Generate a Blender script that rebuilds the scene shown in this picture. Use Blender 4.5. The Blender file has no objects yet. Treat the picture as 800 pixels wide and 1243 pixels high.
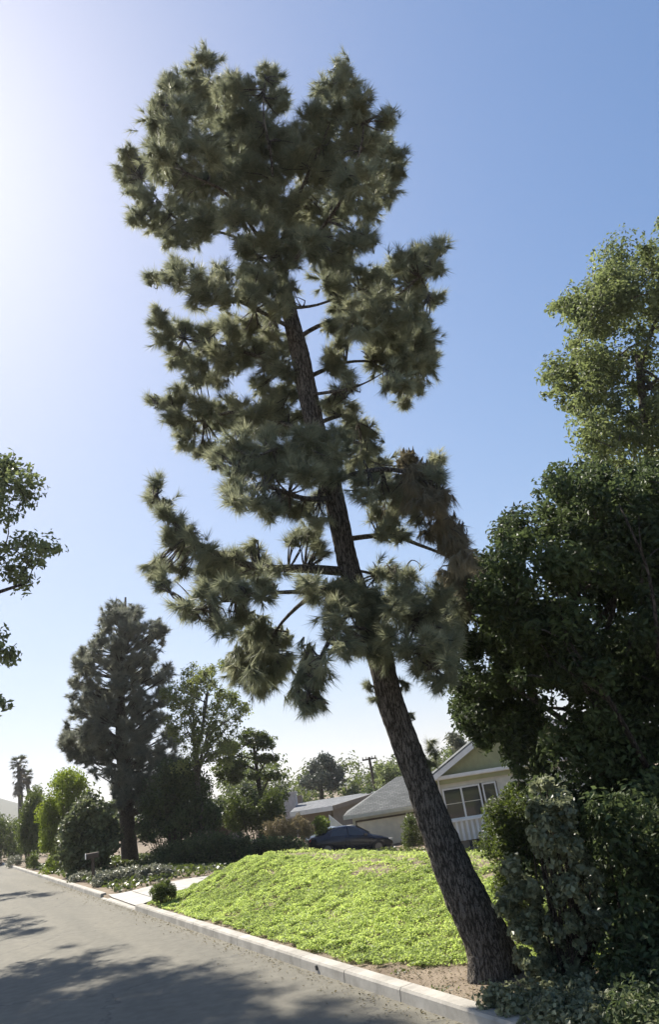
import bpy, math
import numpy as np
from mathutils import Vector

# ------------------------------------------------------------------ camera, world, sun
SC = bpy.context.scene
COL = SC.collection
CZ = 2.5
FPX, CX, CY = 900.0, 400.0, 621.5
PITCH, ROLL = math.radians(20), math.radians(9)
SUN_PX = (-230, 130)
SUN_STRENGTH, SKY_STRENGTH, EXPOSURE = 4.0, 0.104, 1.36
HAZE_DENSITY = 0.0003

_F = np.array([0, math.cos(PITCH), math.sin(PITCH)])
_U0 = np.array([0, -math.sin(PITCH), math.cos(PITCH)])
_R0 = np.array([1.0, 0, 0])
_R = math.cos(ROLL) * _R0 - math.sin(ROLL) * _U0
_U = math.cos(ROLL) * _U0 + math.sin(ROLL) * _R0
EYE = np.array([0, 0, CZ])


def ray(px, py):
    return _F + _R * (px - CX) / FPX - _U * (py - CY) / FPX


def P(px, py, y):
    v = ray(px, py)
    return EYE + v * (y / v[1])


def G(px, py, z=0.0):
    v = ray(px, py)
    return EYE + v * ((z - CZ) / v[2])


def depth(p):
    return float((np.asarray(p, float) - EYE) @ _F)


def proj(pts):
    d = np.asarray(pts, float) - EYE
    w = d @ _F
    return CX + FPX * (d @ _R) / w, CY - FPX * (d @ _U) / w


cam_data = bpy.data.cameras.new('camera')
cam = bpy.data.objects.new('camera', cam_data)
COL.objects.link(cam)
cam_data.sensor_fit = 'VERTICAL'
cam_data.sensor_height = 24
cam_data.lens = 24 * FPX / 1243
cam_data.clip_start = 0.1
cam_data.clip_end = 6000
from mathutils import Matrix
_m = Matrix(((_R[0], _U[0], -_F[0], 0), (_R[1], _U[1], -_F[1], 0), (_R[2], _U[2], -_F[2], CZ), (0, 0, 0, 1)))
cam.matrix_world = _m
SC.camera = cam

_s = ray(*SUN_PX)
SUN = _s / np.linalg.norm(_s)
SUN_EL = math.asin(SUN[2])
SUN_AZ = math.atan2(SUN[0], SUN[1])          # from +Y towards +X

world = bpy.data.worlds.new('World')
SC.world = world
world.use_nodes = True
wn = world.node_tree.nodes
wl = world.node_tree.links
sky = wn.new('ShaderNodeTexSky')
sky.sky_type = 'NISHITA'
sky.sun_disc = False
sky.sun_elevation = SUN_EL
sky.sun_rotation = SUN_AZ
sky.air_density = 1.0
sky.dust_density = 1.1
sky.ozone_density = 3.0
sky.altitude = 100
# the camera's soft shoulder, the same over the whole sky: c / (1 + 0.16 c), and its cool white balance
_k = wn.new('ShaderNodeVectorMath'); _k.operation = 'SCALE'; _k.inputs['Scale'].default_value = 0.16
_a = wn.new('ShaderNodeVectorMath'); _a.operation = 'ADD'; _a.inputs[1].default_value = (1, 1, 1)
_d = wn.new('ShaderNodeVectorMath'); _d.operation = 'DIVIDE'
_t = wn.new('ShaderNodeVectorMath'); _t.operation = 'MULTIPLY'; _t.inputs[1].default_value = (.90, .935, 1.06)
wl.new(sky.outputs[0], _k.inputs[0]); wl.new(_k.outputs[0], _a.inputs[0])
wl.new(sky.outputs[0], _d.inputs[0]); wl.new(_a.outputs[0], _d.inputs[1])
wl.new(_d.outputs[0], _t.inputs[0]); _h = wn.new('ShaderNodeHueSaturation'); _h.inputs['Saturation'].default_value = 1.15
wl.new(_t.outputs[0], _h.inputs['Color']); wl.new(_h.outputs[0], wn['Background'].inputs[0])
wn['Background'].inputs[1].default_value = SKY_STRENGTH

sun_data = bpy.data.lights.new('sun', 'SUN')
sun_data.energy = SUN_STRENGTH
sun_data.angle = math.radians(0.5)
sun_data.color = (1.0, 0.94, 0.84)
sun = bpy.data.objects.new('sun', sun_data)
COL.objects.link(sun)
sun.rotation_euler = Vector(SUN).to_track_quat('Z', 'Y').to_euler()
sun.location = (0, 0, 60)

SC.view_settings.view_transform = 'Standard'
SC.view_settings.look = 'None'
SC.view_settings.gamma = 1
SC.view_settings.exposure = EXPOSURE
SC.view_settings.use_curve_mapping = False
SC.render.engine = 'CYCLES'
SC.cycles.use_denoising = True
SC.cycles.max_bounces = 8
SC.cycles.diffuse_bounces = 5
SC.cycles.transmission_bounces = 6
SC.cycles.transparent_max_bounces = 6

# ------------------------------------------------------------------ street frame: s along the kerb, d behind it
DIR = np.array([-0.4785, 0.878])
NRM = np.array([0.878, 0.4785])
D0 = 4.82
ROAD_W = 8.4


def sd(x, y):
    return x * DIR[0] + y * DIR[1], x * NRM[0] + y * NRM[1] - D0


def xy(s, d):
    return s * DIR[0] + (d + D0) * NRM[0], s * DIR[1] + (d + D0) * NRM[1]


def smooth(a, b, x):
    t = np.clip((np.asarray(x, float) - a) / (b - a), 0, 1)
    return t * t * (3 - 2 * t)


def vnoise(x, y, seed=0):
    """smooth value noise, about 1 unit per cell, range 0..1"""
    x = np.asarray(x, float); y = np.asarray(y, float)
    xi = np.floor(x).astype(np.int64); yi = np.floor(y).astype(np.int64)
    fx = x - xi; fy = y - yi
    fx = fx * fx * (3 - 2 * fx); fy = fy * fy * (3 - 2 * fy)

    def h(i, j):
        n = (i * 374761393 + j * 668265263 + seed * 974634777) & 0x7fffffff
        n = ((n ^ (n >> 13)) * 1274126177) & 0x7fffffff
        return ((n ^ (n >> 16)) & 0xffff) / 65535.0
    return (h(xi, yi) * (1 - fx) * (1 - fy) + h(xi + 1, yi) * fx * (1 - fy)
            + h(xi, yi + 1) * (1 - fx) * fy + h(xi + 1, yi + 1) * fx * fy)


def height(x, y):
    s, d = sd(np.asarray(x, float), np.asarray(y, float))
    H = np.interp(s, [8, 15, 18, 21, 24], [.38, .43, .52, .68, .78])
    cd = np.interp(s, [8, 15, 18, 21, 24], [5.0, 4.7, 4.1, 3.3, 2.9])
    hump = 0.12 + H * smooth(0.02, 1.0, (d - .5) / (cd - .5)) - (1.0 + H) * smooth(0.0, 8.0, d - cd - .4)
    drive = 0.02 + 0.10 * smooth(0.0, 1.6, d) - 0.2 * smooth(2.0, 6, d) - 0.92 * smooth(5, 13, d)
    left = 0.13 + 0.10 * smooth(0.5, 3, d) - 0.45 * smooth(2.5, 7, d) - 0.95 * smooth(6, 15, d)
    a = smooth(25.0, 22.2, s)
    b = smooth(28.6, 30.5, s)
    h = hump * a + drive * (1 - a) * (1 - b) + left * b * (1 - a)
    far = smooth(60, 140, np.hypot(x, y))
    h = h * (1 - far) + (-0.6) * far
    h = h + (vnoise(x * .9, y * .9, 3) - .5) * 0.06 * smooth(.6, 2, d)
    road = -0.05
    verge = 0.12
    h = np.where(d < 0.08, road, h)
    h = np.where(d < -ROAD_W - 0.08, verge, h)
    return h


# ------------------------------------------------------------------ mesh helpers
class Geo:
    def __init__(self):
        self.v = []; self.f = []; self.t = []; self.n = 0

    def add(self, verts, faces, tint=None):
        verts = np.asarray(verts, float).reshape(-1, 3)
        faces = np.asarray(faces, np.int64)
        self.v.append(verts); self.f.append(faces + self.n)
        self.t.append(np.broadcast_to(np.asarray(0.5 if tint is None else tint, float), (len(verts),)).copy())
        self.n += len(verts)
        return self

    def box(self, o, ax, ay, az, tint=None):
        """o corner, three edge vectors"""
        o, ax, ay, az = (np.asarray(q, float) for q in (o, ax, ay, az))
        v = [o, o + ax, o + ax + ay, o + ay, o + az, o + ax + az, o + ax + ay + az, o + ay + az]
        f = [(0, 3, 2, 1), (4, 5, 6, 7), (0, 1, 5, 4), (1, 2, 6, 5), (2, 3, 7, 6), (3, 0, 4, 7)]
        return self.add(v, f, tint)

    def cbox(self, c, size, rz=0.0, tint=None):
        ca, sa = math.cos(rz), math.sin(rz)
        ax = np.array([ca, sa, 0]) * size[0]; ay = np.array([-sa, ca, 0]) * size[1]; az = np.array([0, 0, size[2]])
        return self.box(np.asarray(c, float) - (ax + ay + az) / 2, ax, ay, az, tint)

    def poly(self, pts, thick, tint=None):
        """polygon slab: pts in order, extruded along thick"""
        pts = np.asarray(pts, float); n = len(pts); th = np.asarray(thick, float)
        v = np.vstack([pts, pts + th])
        self.v.append(v)
        self.t.append(np.full(len(v), .5 if tint is None else tint))
        b = self.n
        fs = [tuple(range(b, b + n)), tuple(range(b + 2 * n - 1, b + n - 1, -1))]
        for i in range(n):
            j = (i + 1) % n
            fs.append((b + i, b + i + n, b + j + n, b + j))
        self.f.append(fs)
        self.n += len(v)
        return self

    def tube(self, path, radii, seg=8, cap=True, wob=0.0, seed=0, tint=None):
        path = np.asarray(path, float); n = len(path)
        radii = np.broadcast_to(np.asarray(radii, float), (n,))
        tan = np.gradient(path, axis=0)
        tan /= np.linalg.norm(tan, axis=1)[:, None] + 1e-9
        ref = np.array([0, 1.0, 0]) if abs(tan[0][1]) < .9 else np.array([1.0, 0, 0])
        rng = np.random.default_rng(seed)
        ang = np.arange(seg) * 2 * math.pi / seg
        ph = rng.uniform(0, 6.28, 4)
        rings = []
        u = np.cross(ref, tan[0]); u /= np.linalg.norm(u)
        for i in range(n):
            u = u - tan[i] * (u @ tan[i]); u /= np.linalg.norm(u) + 1e-9
            w = np.cross(tan[i], u)
            r = radii[i] * (1 + wob * (np.sin(2 * ang + ph[0] + i * .4) * .5 + np.sin(3 * ang + ph[1] - i * .7) * .5))
            rings.append(path[i] + np.outer(np.cos(ang) * r, u) + np.outer(np.sin(ang) * r, w))
        v = np.vstack(rings)
        i = np.arange(n - 1)[:, None]; k = np.arange(seg)[None, :]
        a = i * seg + k; b = i * seg + (k + 1) % seg
        f = np.stack([a, b, b + seg, a + seg], -1).reshape(-1, 4)
        base = self.n
        self.add(v, f, tint)
        if cap:
            self.f.append([tuple(range(base + seg - 1, base - 1, -1)), tuple(range(base + (n - 1) * seg, base + n * seg))])
        return self

    def mesh(self, name, mat=None, smooth_=False, tint=False):
        me = bpy.data.meshes.new(name)
        v = np.vstack(self.v).astype(np.float32)
        me.vertices.add(len(v)); me.vertices.foreach_set('co', v.ravel())
        idx = []; tot = []
        for f in self.f:
            if isinstance(f, np.ndarray):
                idx.append(f.ravel()); tot.append(np.full(len(f), f.shape[1]))
            else:
                for q in f:
                    idx.append(np.asarray(q)); tot.append(np.array([len(q)]))
        idx = np.concatenate(idx).astype(np.int32); tot = np.concatenate(tot).astype(np.int32)
        me.loops.add(len(idx)); me.loops.foreach_set('vertex_index', idx)
        st = np.concatenate([[0], np.cumsum(tot)[:-1]]).astype(np.int32)
        me.polygons.add(len(tot)); me.polygons.foreach_set('loop_start', st)
        me.polygons.foreach_set('use_smooth', np.full(len(tot), smooth_, bool))
        me.update(calc_edges=True)
        me.validate()
        if tint:
            at = me.attributes.new('tint', 'FLOAT', 'POINT')
            at.data.foreach_set('value', np.concatenate(self.t).astype(np.float32))
        if mat:
            me.materials.append(mat)
        return me

    def build(self, name, mat, parent=None, smooth_=False, tint=False):
        ob = bpy.data.objects.new(name, self.mesh(name, mat, smooth_, tint))
        COL.objects.link(ob)
        if parent is not None:
            ob.parent = parent
            bpy_parent_fix(ob, parent)
        return ob


def world_matrix(o):
    m = o.matrix_basis.copy()
    return m if o.parent is None else world_matrix(o.parent) @ m


def bpy_parent_fix(ob, parent):
    """geometry is written in world coordinates: cancel the parent's offset"""
    ob.matrix_basis = world_matrix(parent).inverted()


def tag(o, label=None, cat=None, group=None, kind=None):
    if label: o['label'] = label
    if cat: o['category'] = cat
    if group: o['group'] = group
    if kind: o['kind'] = kind
    return o


def thing(name, label, cat, loc, group=None):
    o = bpy.data.objects.new(name, None)
    o.empty_display_size = 0.3
    COL.objects.link(o)
    o.location = [float(q) for q in loc]
    o.matrix_basis = Matrix.Translation(Vector([float(q) for q in loc]))
    return tag(o, label, cat, group)


# ------------------------------------------------------------------ materials
def new_mat(name):
    m = bpy.data.materials.new(name); m.use_nodes = True
    return m, m.node_tree.nodes, m.node_tree.links, m.node_tree.nodes['Principled BSDF']


def ramp(nt, a, b, p0=0.0, p1=1.0):
    r = nt.new('ShaderNodeValToRGB')
    r.color_ramp.elements[0].color = (*a, 1); r.color_ramp.elements[1].color = (*b, 1)
    r.color_ramp.elements[0].position = p0; r.color_ramp.elements[1].position = p1
    return r


def noise_mat(name, a, b, scale=4.0, rough=.85, bump=.3, bscale=40.0, p0=.35, p1=.65, spec=.3, dist=0.01, detail=6):
    m, n, l, p = new_mat(name)
    co = n.new('ShaderNodeTexCoord')
    t = n.new('ShaderNodeTexNoise'); t.inputs['Scale'].default_value = scale; t.inputs['Detail'].default_value = detail
    t.inputs['Roughness'].default_value = .65
    l.new(co.outputs['Object'], t.inputs['Vector'])
    r = ramp(n, a, b, p0, p1)
    l.new(t.outputs['Fac'], r.inputs[0]); l.new(r.outputs[0], p.inputs['Base Color'])
    p.inputs['Roughness'].default_value = rough
    p.inputs['Specular IOR Level'].default_value = spec
    if bump:
        t2 = n.new('ShaderNodeTexNoise'); t2.inputs['Scale'].default_value = bscale; t2.inputs['Detail'].default_value = 5
        l.new(co.outputs['Object'], t2.inputs['Vector'])
        bp = n.new('ShaderNodeBump'); bp.inputs['Strength'].default_value = bump; bp.inputs['Distance'].default_value = dist
        l.new(t2.outputs['Fac'], bp.inputs['Height']); l.new(bp.outputs[0], p.inputs['Normal'])
    return m


def leaf_mat(name, a, b, trans=.35, tcol=None, rough=.45, spec=.35, mid=None):
    m, n, l, p = new_mat(name)
    at = n.new('ShaderNodeAttribute'); at.attribute_name = 'tint'
    r = ramp(n, a, b)
    if mid:
        e = r.color_ramp.elements.new(.5); e.color = (*mid, 1)
    l.new(at.outputs['Fac'], r.inputs[0]); l.new(r.outputs[0], p.inputs['Base Color'])
    p.inputs['Roughness'].default_value = rough
    p.inputs['Specular IOR Level'].default_value = spec
    tr = n.new('ShaderNodeBsdfTranslucent')
    if tcol:
        mx = n.new('ShaderNodeMix'); mx.data_type = 'RGBA'; mx.blend_type = 'MULTIPLY'
        mx.inputs['Factor'].default_value = 1
        l.new(r.outputs[0], mx.inputs['A']); mx.inputs['B'].default_value = (*tcol, 1)
        l.new(mx.outputs['Result'], tr.inputs[0])
    else:
        l.new(r.outputs[0], tr.inputs[0])
    ms = n.new('ShaderNodeMixShader'); ms.inputs[0].default_value = trans
    l.new(p.outputs[0], ms.inputs[1]); l.new(tr.outputs[0], ms.inputs[2])
    l.new(ms.outputs[0], n['Material Output'].inputs['Surface'])
    return m


def flat_mat(name, c, rough=.5, spec=.4, metal=0.0):
    m, n, l, p = new_mat(name)
    co = n.new('ShaderNodeTexCoord')
    t = n.new('ShaderNodeTexNoise'); t.inputs['Scale'].default_value = 3; t.inputs['Detail'].default_value = 5
    l.new(co.outputs['Object'], t.inputs['Vector'])
    r = ramp(n, tuple(q * .88 for q in c), tuple(min(1, q * 1.06) for q in c), .3, .7)
    l.new(t.outputs['Fac'], r.inputs[0]); l.new(r.outputs[0], p.inputs['Base Color'])
    p.inputs['Roughness'].default_value = rough; p.inputs['Specular IOR Level'].default_value = spec
    p.inputs['Metallic'].default_value = metal
    return m


def bark_mat(name, a, b, scale=1.0, stretch=.25):
    m, n, l, p = new_mat(name)
    co = n.new('ShaderNodeTexCoord')
    mp = n.new('ShaderNodeMapping'); mp.inputs['Scale'].default_value = (1, 1, stretch)
    l.new(co.outputs['Object'], mp.inputs['Vector'])
    vo = n.new('ShaderNodeTexVoronoi'); vo.feature = 'DISTANCE_TO_EDGE'; vo.inputs['Scale'].default_value = 14 * scale
    nz = n.new('ShaderNodeTexNoise'); nz.inputs['Scale'].default_value = 9 * scale; nz.inputs['Detail'].default_value = 8
    ad = n.new('ShaderNodeMix'); ad.data_type = 'VECTOR'; ad.inputs['Factor'].default_value = .12
    l.new(mp.outputs[0], nz.inputs['Vector'])
    l.new(mp.outputs[0], ad.inputs['A']); l.new(nz.outputs['Color'], ad.inputs['B'])
    l.new(ad.outputs['Result'], vo.inputs['Vector'])
    mr = n.new('ShaderNodeMapRange'); mr.inputs['From Max'].default_value = .18
    l.new(vo.outputs['Distance'], mr.inputs['Value'])
    n2 = n.new('ShaderNodeTexNoise'); n2.inputs['Scale'].default_value = 30 * scale; n2.inputs['Detail'].default_value = 6
    l.new(co.outputs['Object'], n2.inputs['Vector'])
    mu = n.new('ShaderNodeMath'); mu.operation = 'MULTIPLY'
    l.new(mr.outputs[0], mu.inputs[0]); l.new(n2.outputs['Fac'], mu.inputs[1])
    r = ramp(n, a, b, .05, .6)
    l.new(mu.outputs[0], r.inputs[0]); l.new(r.outputs[0], p.inputs['Base Color'])
    p.inputs['Roughness'].default_value = .95; p.inputs['Specular IOR Level'].default_value = .15
    bp = n.new('ShaderNodeBump'); bp.inputs['Strength'].default_value = 1; bp.inputs['Distance'].default_value = .03
    l.new(mu.outputs[0], bp.inputs['Height']); l.new(bp.outputs[0], p.inputs['Normal'])
    return m


def asphalt_mat():
    m, n, l, p = new_mat('asphalt')
    co = n.new('ShaderNodeTexCoord')
    big = n.new('ShaderNodeTexNoise'); big.inputs['Scale'].default_value = .35; big.inputs['Detail'].default_value = 6
    mid = n.new('ShaderNodeTexNoise'); mid.inputs['Scale'].default_value = 5; mid.inputs['Detail'].default_value = 6
    fin = n.new('ShaderNodeTexNoise'); fin.inputs['Scale'].default_value = 90; fin.inputs['Detail'].default_value = 3
    mp = n.new('ShaderNodeMapping'); mp.inputs['Rotation'].default_value = (0, 0, -math.atan2(DIR[1], DIR[0]))
    mp2 = n.new('ShaderNodeMapping'); mp2.inputs['Scale'].default_value = (.08, 1.2, 1)
    l.new(co.outputs['Object'], mp.inputs[0]); l.new(mp.outputs[0], mp2.inputs[0])
    trk = n.new('ShaderNodeTexNoise'); trk.inputs['Scale'].default_value = 1.2; trk.inputs['Detail'].default_value = 4
    l.new(mp2.outputs[0], trk.inputs['Vector'])
    for t in (big, mid, fin): l.new(co.outputs['Object'], t.inputs['Vector'])
    r1 = ramp(n, (.148, .139, .112), (.188, .174, .138), .3, .7); l.new(trk.outputs['Fac'], r1.inputs[0])
    r2 = ramp(n, (.78, .78, .78), (1.1, 1.1, 1.1), .3, .7); l.new(mid.outputs['Fac'], r2.inputs[0])
    r3 = ramp(n, (.7, .7, .7), (1.2, 1.2, 1.2), .35, .65); l.new(fin.outputs['Fac'], r3.inputs[0])
    x = n.new('ShaderNodeMix'); x.data_type = 'RGBA'; x.blend_type = 'MULTIPLY'; x.inputs['Factor'].default_value = .8
    y = n.new('ShaderNodeMix'); y.data_type = 'RGBA'; y.blend_type = 'MULTIPLY'; y.inputs['Factor'].default_value = .7
    l.new(r1.outputs[0], x.inputs['A']); l.new(r2.outputs[0], x.inputs['B'])
    l.new(x.outputs['Result'], y.inputs['A']); l.new(r3.outputs[0], y.inputs['B'])
    # sealed cracks
    vo = n.new('ShaderNodeTexVoronoi'); vo.feature = 'DISTANCE_TO_EDGE'; vo.inputs['Scale'].default_value = .28
    wv = n.new('ShaderNodeMix'); wv.data_type = 'VECTOR'; wv.inputs['Factor'].default_value = .35
    l.new(co.outputs['Object'], wv.inputs['A']); l.new(mid.outputs['Color'], wv.inputs['B'])
    l.new(wv.outputs['Result'], vo.inputs['Vector'])
    lt = n.new('ShaderNodeMath'); lt.operation = 'LESS_THAN'; lt.inputs[1].default_value = .0045
    l.new(vo.outputs['Distance'], lt.inputs[0])
    z = n.new('ShaderNodeMix'); z.data_type = 'RGBA'
    sc = n.new('ShaderNodeMath'); sc.operation = 'MULTIPLY'; sc.inputs[1].default_value = .4
    l.new(lt.outputs[0], sc.inputs[0]); l.new(sc.outputs[0], z.inputs['Factor'])
    l.new(y.outputs['Result'], z.inputs['A']); z.inputs['B'].default_value = (.05, .05, .05, 1)
    l.new(z.outputs['Result'], p.inputs['Base Color'])
    p.inputs['Roughness'].default_value = .9; p.inputs['Specular IOR Level'].default_value = .25
    bp = n.new('ShaderNodeBump'); bp.inputs['Strength'].default_value = .5; bp.inputs['Distance'].default_value = .006
    l.new(fin.outputs['Fac'], bp.inputs['Height']); l.new(bp.outputs[0], p.inputs['Normal'])
    return m


def shingle_mat(name, a, b, rot=0.0):
    m, n, l, p = new_mat(name)
    co = n.new('ShaderNodeTexCoord')
    br = n.new('ShaderNodeTexBrick'); br.inputs['Scale'].default_value = 1
    br.inputs['Brick Width'].default_value = .3; br.inputs['Row Height'].default_value = .16
    br.inputs['Mortar Size'].default_value = .012; br.inputs['Bias'].default_value = 0
    br.inputs['Color1'].default_value = (*a, 1); br.inputs['Color2'].default_value = (*b, 1)
    br.inputs['Mortar'].default_value = (*[q * .5 for q in a], 1)
    l.new(co.outputs['Object'], br.inputs['Vector'])
    nz = n.new('ShaderNodeTexNoise'); nz.inputs['Scale'].default_value = 1.3; nz.inputs['Detail'].default_value = 6
    l.new(co.outputs['Object'], nz.inputs['Vector'])
    r = ramp(n, (.75, .75, .75), (1.15, 1.15, 1.15), .3, .7); l.new(nz.outputs['Fac'], r.inputs[0])
    x = n.new('ShaderNodeMix'); x.data_type = 'RGBA'; x.blend_type = 'MULTIPLY'; x.inputs['Factor'].default_value = .8
    l.new(br.outputs['Color'], x.inputs['A']); l.new(r.outputs[0], x.inputs['B'])
    l.new(x.outputs['Result'], p.inputs['Base Color'])
    p.inputs['Roughness'].default_value = .9; p.inputs['Specular IOR Level'].default_value = .2
    return m


M = {}
M['asphalt'] = asphalt_mat()
M['soil'] = noise_mat('soil', (.145, .113, .082), (.29, .235, .175), 1.6, .95, .6, 35, .3, .7, .1, .03, 8)
M['concrete'] = noise_mat('concrete', (.25, .232, .20), (.50, .47, .415), 2.2, .85, .35, 60, .3, .7, .2, .004, 8)
M['drive'] = noise_mat('drive_concrete', (.33, .315, .285), (.50, .48, .44), .9, .85, .3, 60, .3, .7, .2, .004, 8)
M['iron'] = flat_mat('dark_iron', (.03, .03, .03), .6)
M['pine_bark'] = bark_mat('pine_bark', (.045, .039, .032), (.21, .185, .155), 1.9, .2)
M['bark'] = bark_mat('bark', (.03, .025, .02), (.11, .09, .07), 1.6, .3)
M['grey_bark'] = bark_mat('grey_bark', (.07, .062, .05), (.2, .18, .15), 1.6, .4)
M['needle'] = leaf_mat('needles', (.165, .185, .12), (.43, .43, .27), .5, rough=.5, spec=.3, mid=(.275, .29, .18))
M['needle_dark'] = leaf_mat('dark_needles', (.11, .125, .10), (.31, .315, .23), .45, rough=.5, spec=.3)
M['needle_brown'] = leaf_mat('dry_needles', (.16, .14, .09), (.32, .28, .18), .48, rough=.6, spec=.2)
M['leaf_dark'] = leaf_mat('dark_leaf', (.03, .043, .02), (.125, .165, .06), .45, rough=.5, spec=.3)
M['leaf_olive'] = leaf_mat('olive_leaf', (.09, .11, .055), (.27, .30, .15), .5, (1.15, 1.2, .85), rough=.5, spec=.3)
M['leaf_mid'] = leaf_mat('mid_leaf', (.045, .06, .024), (.13, .155, .055), .42, (1.2, 1.3, .6), rough=.4)
M['leaf_lime'] = leaf_mat('lime_leaf', (.09, .12, .025), (.24, .28, .06), .5, (1.2, 1.3, .5), rough=.45)
M['leaf_pale'] = leaf_mat('pale_leaf', (.10, .12, .05), (.30, .32, .13), .5, (1.15, 1.2, .7), rough=.5)
M['leaf_ivy'] = leaf_mat('ivy_leaf', (.075, .09, .045), (.36, .38, .22), .5, rough=.4, spec=.5)
M['leaf_glossy'] = leaf_mat('glossy_leaf', (.04, .055, .024), (.20, .23, .10), .4, rough=.5, spec=.35)
M['leaf_grey'] = leaf_mat('grey_leaf', (.08, .09, .055), (.30, .30, .21), .4, rough=.4, spec=.5)
M['leaf_tan'] = leaf_mat('tan_grass', (.13, .11, .055), (.28, .23, .13), .4, rough=.6)
M['leaf_blue'] = leaf_mat('blue_leaf', (.05, .065, .05), (.10, .12, .09), .3, rough=.5)
M['lawn'] = leaf_mat('ground_cover_leaf', (.20, .255, .09), (.55, .63, .235), .6, (1.1, 1.15, .8), rough=.5, spec=.3)
M['palm'] = leaf_mat('palm_leaf', (.05, .065, .03), (.12, .14, .07), .3)
M['palm_dead'] = leaf_mat('palm_dead', (.10, .08, .05), (.2, .17, .11), .2)
M['white'] = flat_mat('white_paint', (.74, .73, .69), .5)
M['cream'] = flat_mat('cream_paint', (.60, .57, .47), .6)
M['olive'] = flat_mat('olive_siding', (.33, .335, .18), .7)
M['garage'] = flat_mat('garage_door', (.80, .73, .60), .6)
M['shingle'] = shingle_mat('shingle', (.115, .12, .118), (.17, .175, .168))
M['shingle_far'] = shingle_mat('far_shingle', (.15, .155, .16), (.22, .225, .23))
M['wood_dark'] = flat_mat('dark_wood', (.09, .065, .045), .8)
M['brown_wall'] = flat_mat('brown_wall', (.20, .16, .12), .8)
M['chimney'] = noise_mat('chimney', (.42, .38, .35), (.55, .5, .47), 4, .9)
M['car'] = flat_mat('car_paint', (.012, .016, .03), .18, .6, .3)
M['rubber'] = flat_mat('rubber', (.02, .02, .02), .8)
M['alloy'] = flat_mat('alloy', (.16, .16, .17), .35, .5, .8)
M['lamp_red'] = flat_mat('red_lamp', (.35, .02, .02), .2)
M['lamp_clear'] = flat_mat('clear_lamp', (.7, .7, .72), .15)


def glass_mat():
    m, n, l, p = new_mat('dark_glass')
    p.inputs['Base Color'].default_value = (.03, .035, .04, 1); p.inputs['Roughness'].default_value = .05
    p.inputs['Specular IOR Level'].default_value = .8
    return m


M['glass'] = glass_mat()
M['hill'] = noise_mat('hill', (.035, .045, .03), (.075, .078, .055), .012, .95, 0)

# ------------------------------------------------------------------ foliage
def unit(v):
    return v / (np.linalg.norm(v, axis=-1, keepdims=True) + 1e-9)


def in_poly(px, py, poly):
    poly = np.asarray(poly, float); n = len(poly)
    inside = np.zeros(len(px), bool)
    j = n - 1
    for i in range(n):
        xi, yi = poly[i]; xj, yj = poly[j]
        c = ((yi > py) != (yj > py)) & (px < (xj - xi) * (py - yi) / (yj - yi + 1e-12) + xi)
        inside ^= c
        j = i
    return inside


def edge_dist(px, py, poly):
    poly = np.asarray(poly, float); best = np.full(len(px), 1e9)
    for i in range(len(poly)):
        a = poly[i]; b = poly[(i + 1) % len(poly)]
        ab = b - a; t = np.clip(((px - a[0]) * ab[0] + (py - a[1]) * ab[1]) / (ab @ ab + 1e-9), 0, 1)
        best = np.minimum(best, np.hypot(px - a[0] - t * ab[0], py - a[1] - t * ab[1]))
    return best


def fill(poly, y0, y1, n, r0, r1, rng, over=.35, front=0.5):
    """clumps (centre, radius m, tint) filling the outline of a crown as seen from the street, spread in depth"""
    poly = np.asarray(poly, float)
    lo = poly.min(0); hi = poly.max(0)
    out = []
    for _ in range(60):
        px = rng.uniform(lo[0], hi[0], 400); py = rng.uniform(lo[1], hi[1], 400)
        r = rng.uniform(r0, r1, 400)
        ok = in_poly(px, py, poly) & (edge_dist(px, py, poly) > r * (1 - over))
        for a, b, c in zip(px[ok], py[ok], r[ok]):
            y = y0 + (y1 - y0) * rng.beta(1, 1 + front)
            p = P(a, b, y)
            out.append((p, c * depth(p) / FPX, rng.uniform(-.26, .26)))
            if len(out) >= n:
                return out
    return out


def leaves(geo, clumps, per, size, rng, up=.5, droop=0.0, flat=1.0, aspect=.5, shell=.45):
    """leaf-sized faces (two folded triangles each) through each clump's volume"""
    if not clumps:
        return
    C = np.array([c[0] for c in clumps]); R = np.array([c[1] for c in clumps]); T = np.array([c[2] for c in clumps])
    wgt = R ** 2; wgt = wgt / wgt.mean()
    cnt = np.maximum(6, (per * wgt)).astype(int)
    idx = np.repeat(np.arange(len(C)), cnt); n = len(idx)
    dirs = unit(rng.normal(size=(n, 3)))
    # each clump has its own lopsided lobes, so it is no ball
    k = unit(rng.normal(size=(len(C), 3)))
    lob = 1 + .35 * np.sum(dirs * k[idx], 1)
    rad = rng.uniform(0, 1, n) ** shell * lob
    off = dirs * rad[:, None] * R[idx][:, None]
    off[:, 2] *= flat
    c = C[idx] + off
    nor = unit(dirs * .8 + np.array([0, 0, up]) + rng.normal(size=(n, 3)) * .7)
    tang = unit(np.cross(nor, rng.normal(size=(n, 3))) + np.array([0, 0, -droop]))
    side = unit(np.cross(nor, tang))
    L = size * rng.uniform(.65, 1.3, n)[:, None]
    b = c - tang * L * .5; t = c + tang * L * .5 - nor * L * .08
    m = c - tang * L * .08 + nor * L * .1
    l_ = m - side * L * aspect * .5; r_ = m + side * L * aspect * .5
    v = np.stack([b, l_, t, r_], 1).reshape(-1, 3)
    i = np.arange(n)[:, None] * 4
    f = np.concatenate([i + [0, 1, 2], i + [0, 2, 3]], 1).reshape(-1, 3)
    tint = np.clip(.47 + T[idx] + rng.normal(0, .2, n) + .35 * (rng.random(n) < .06), 0, 1)  # a few leaves coloured lighter, bright glints put into the tint
    geo.add(v, f, np.repeat(tint, 4))


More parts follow.
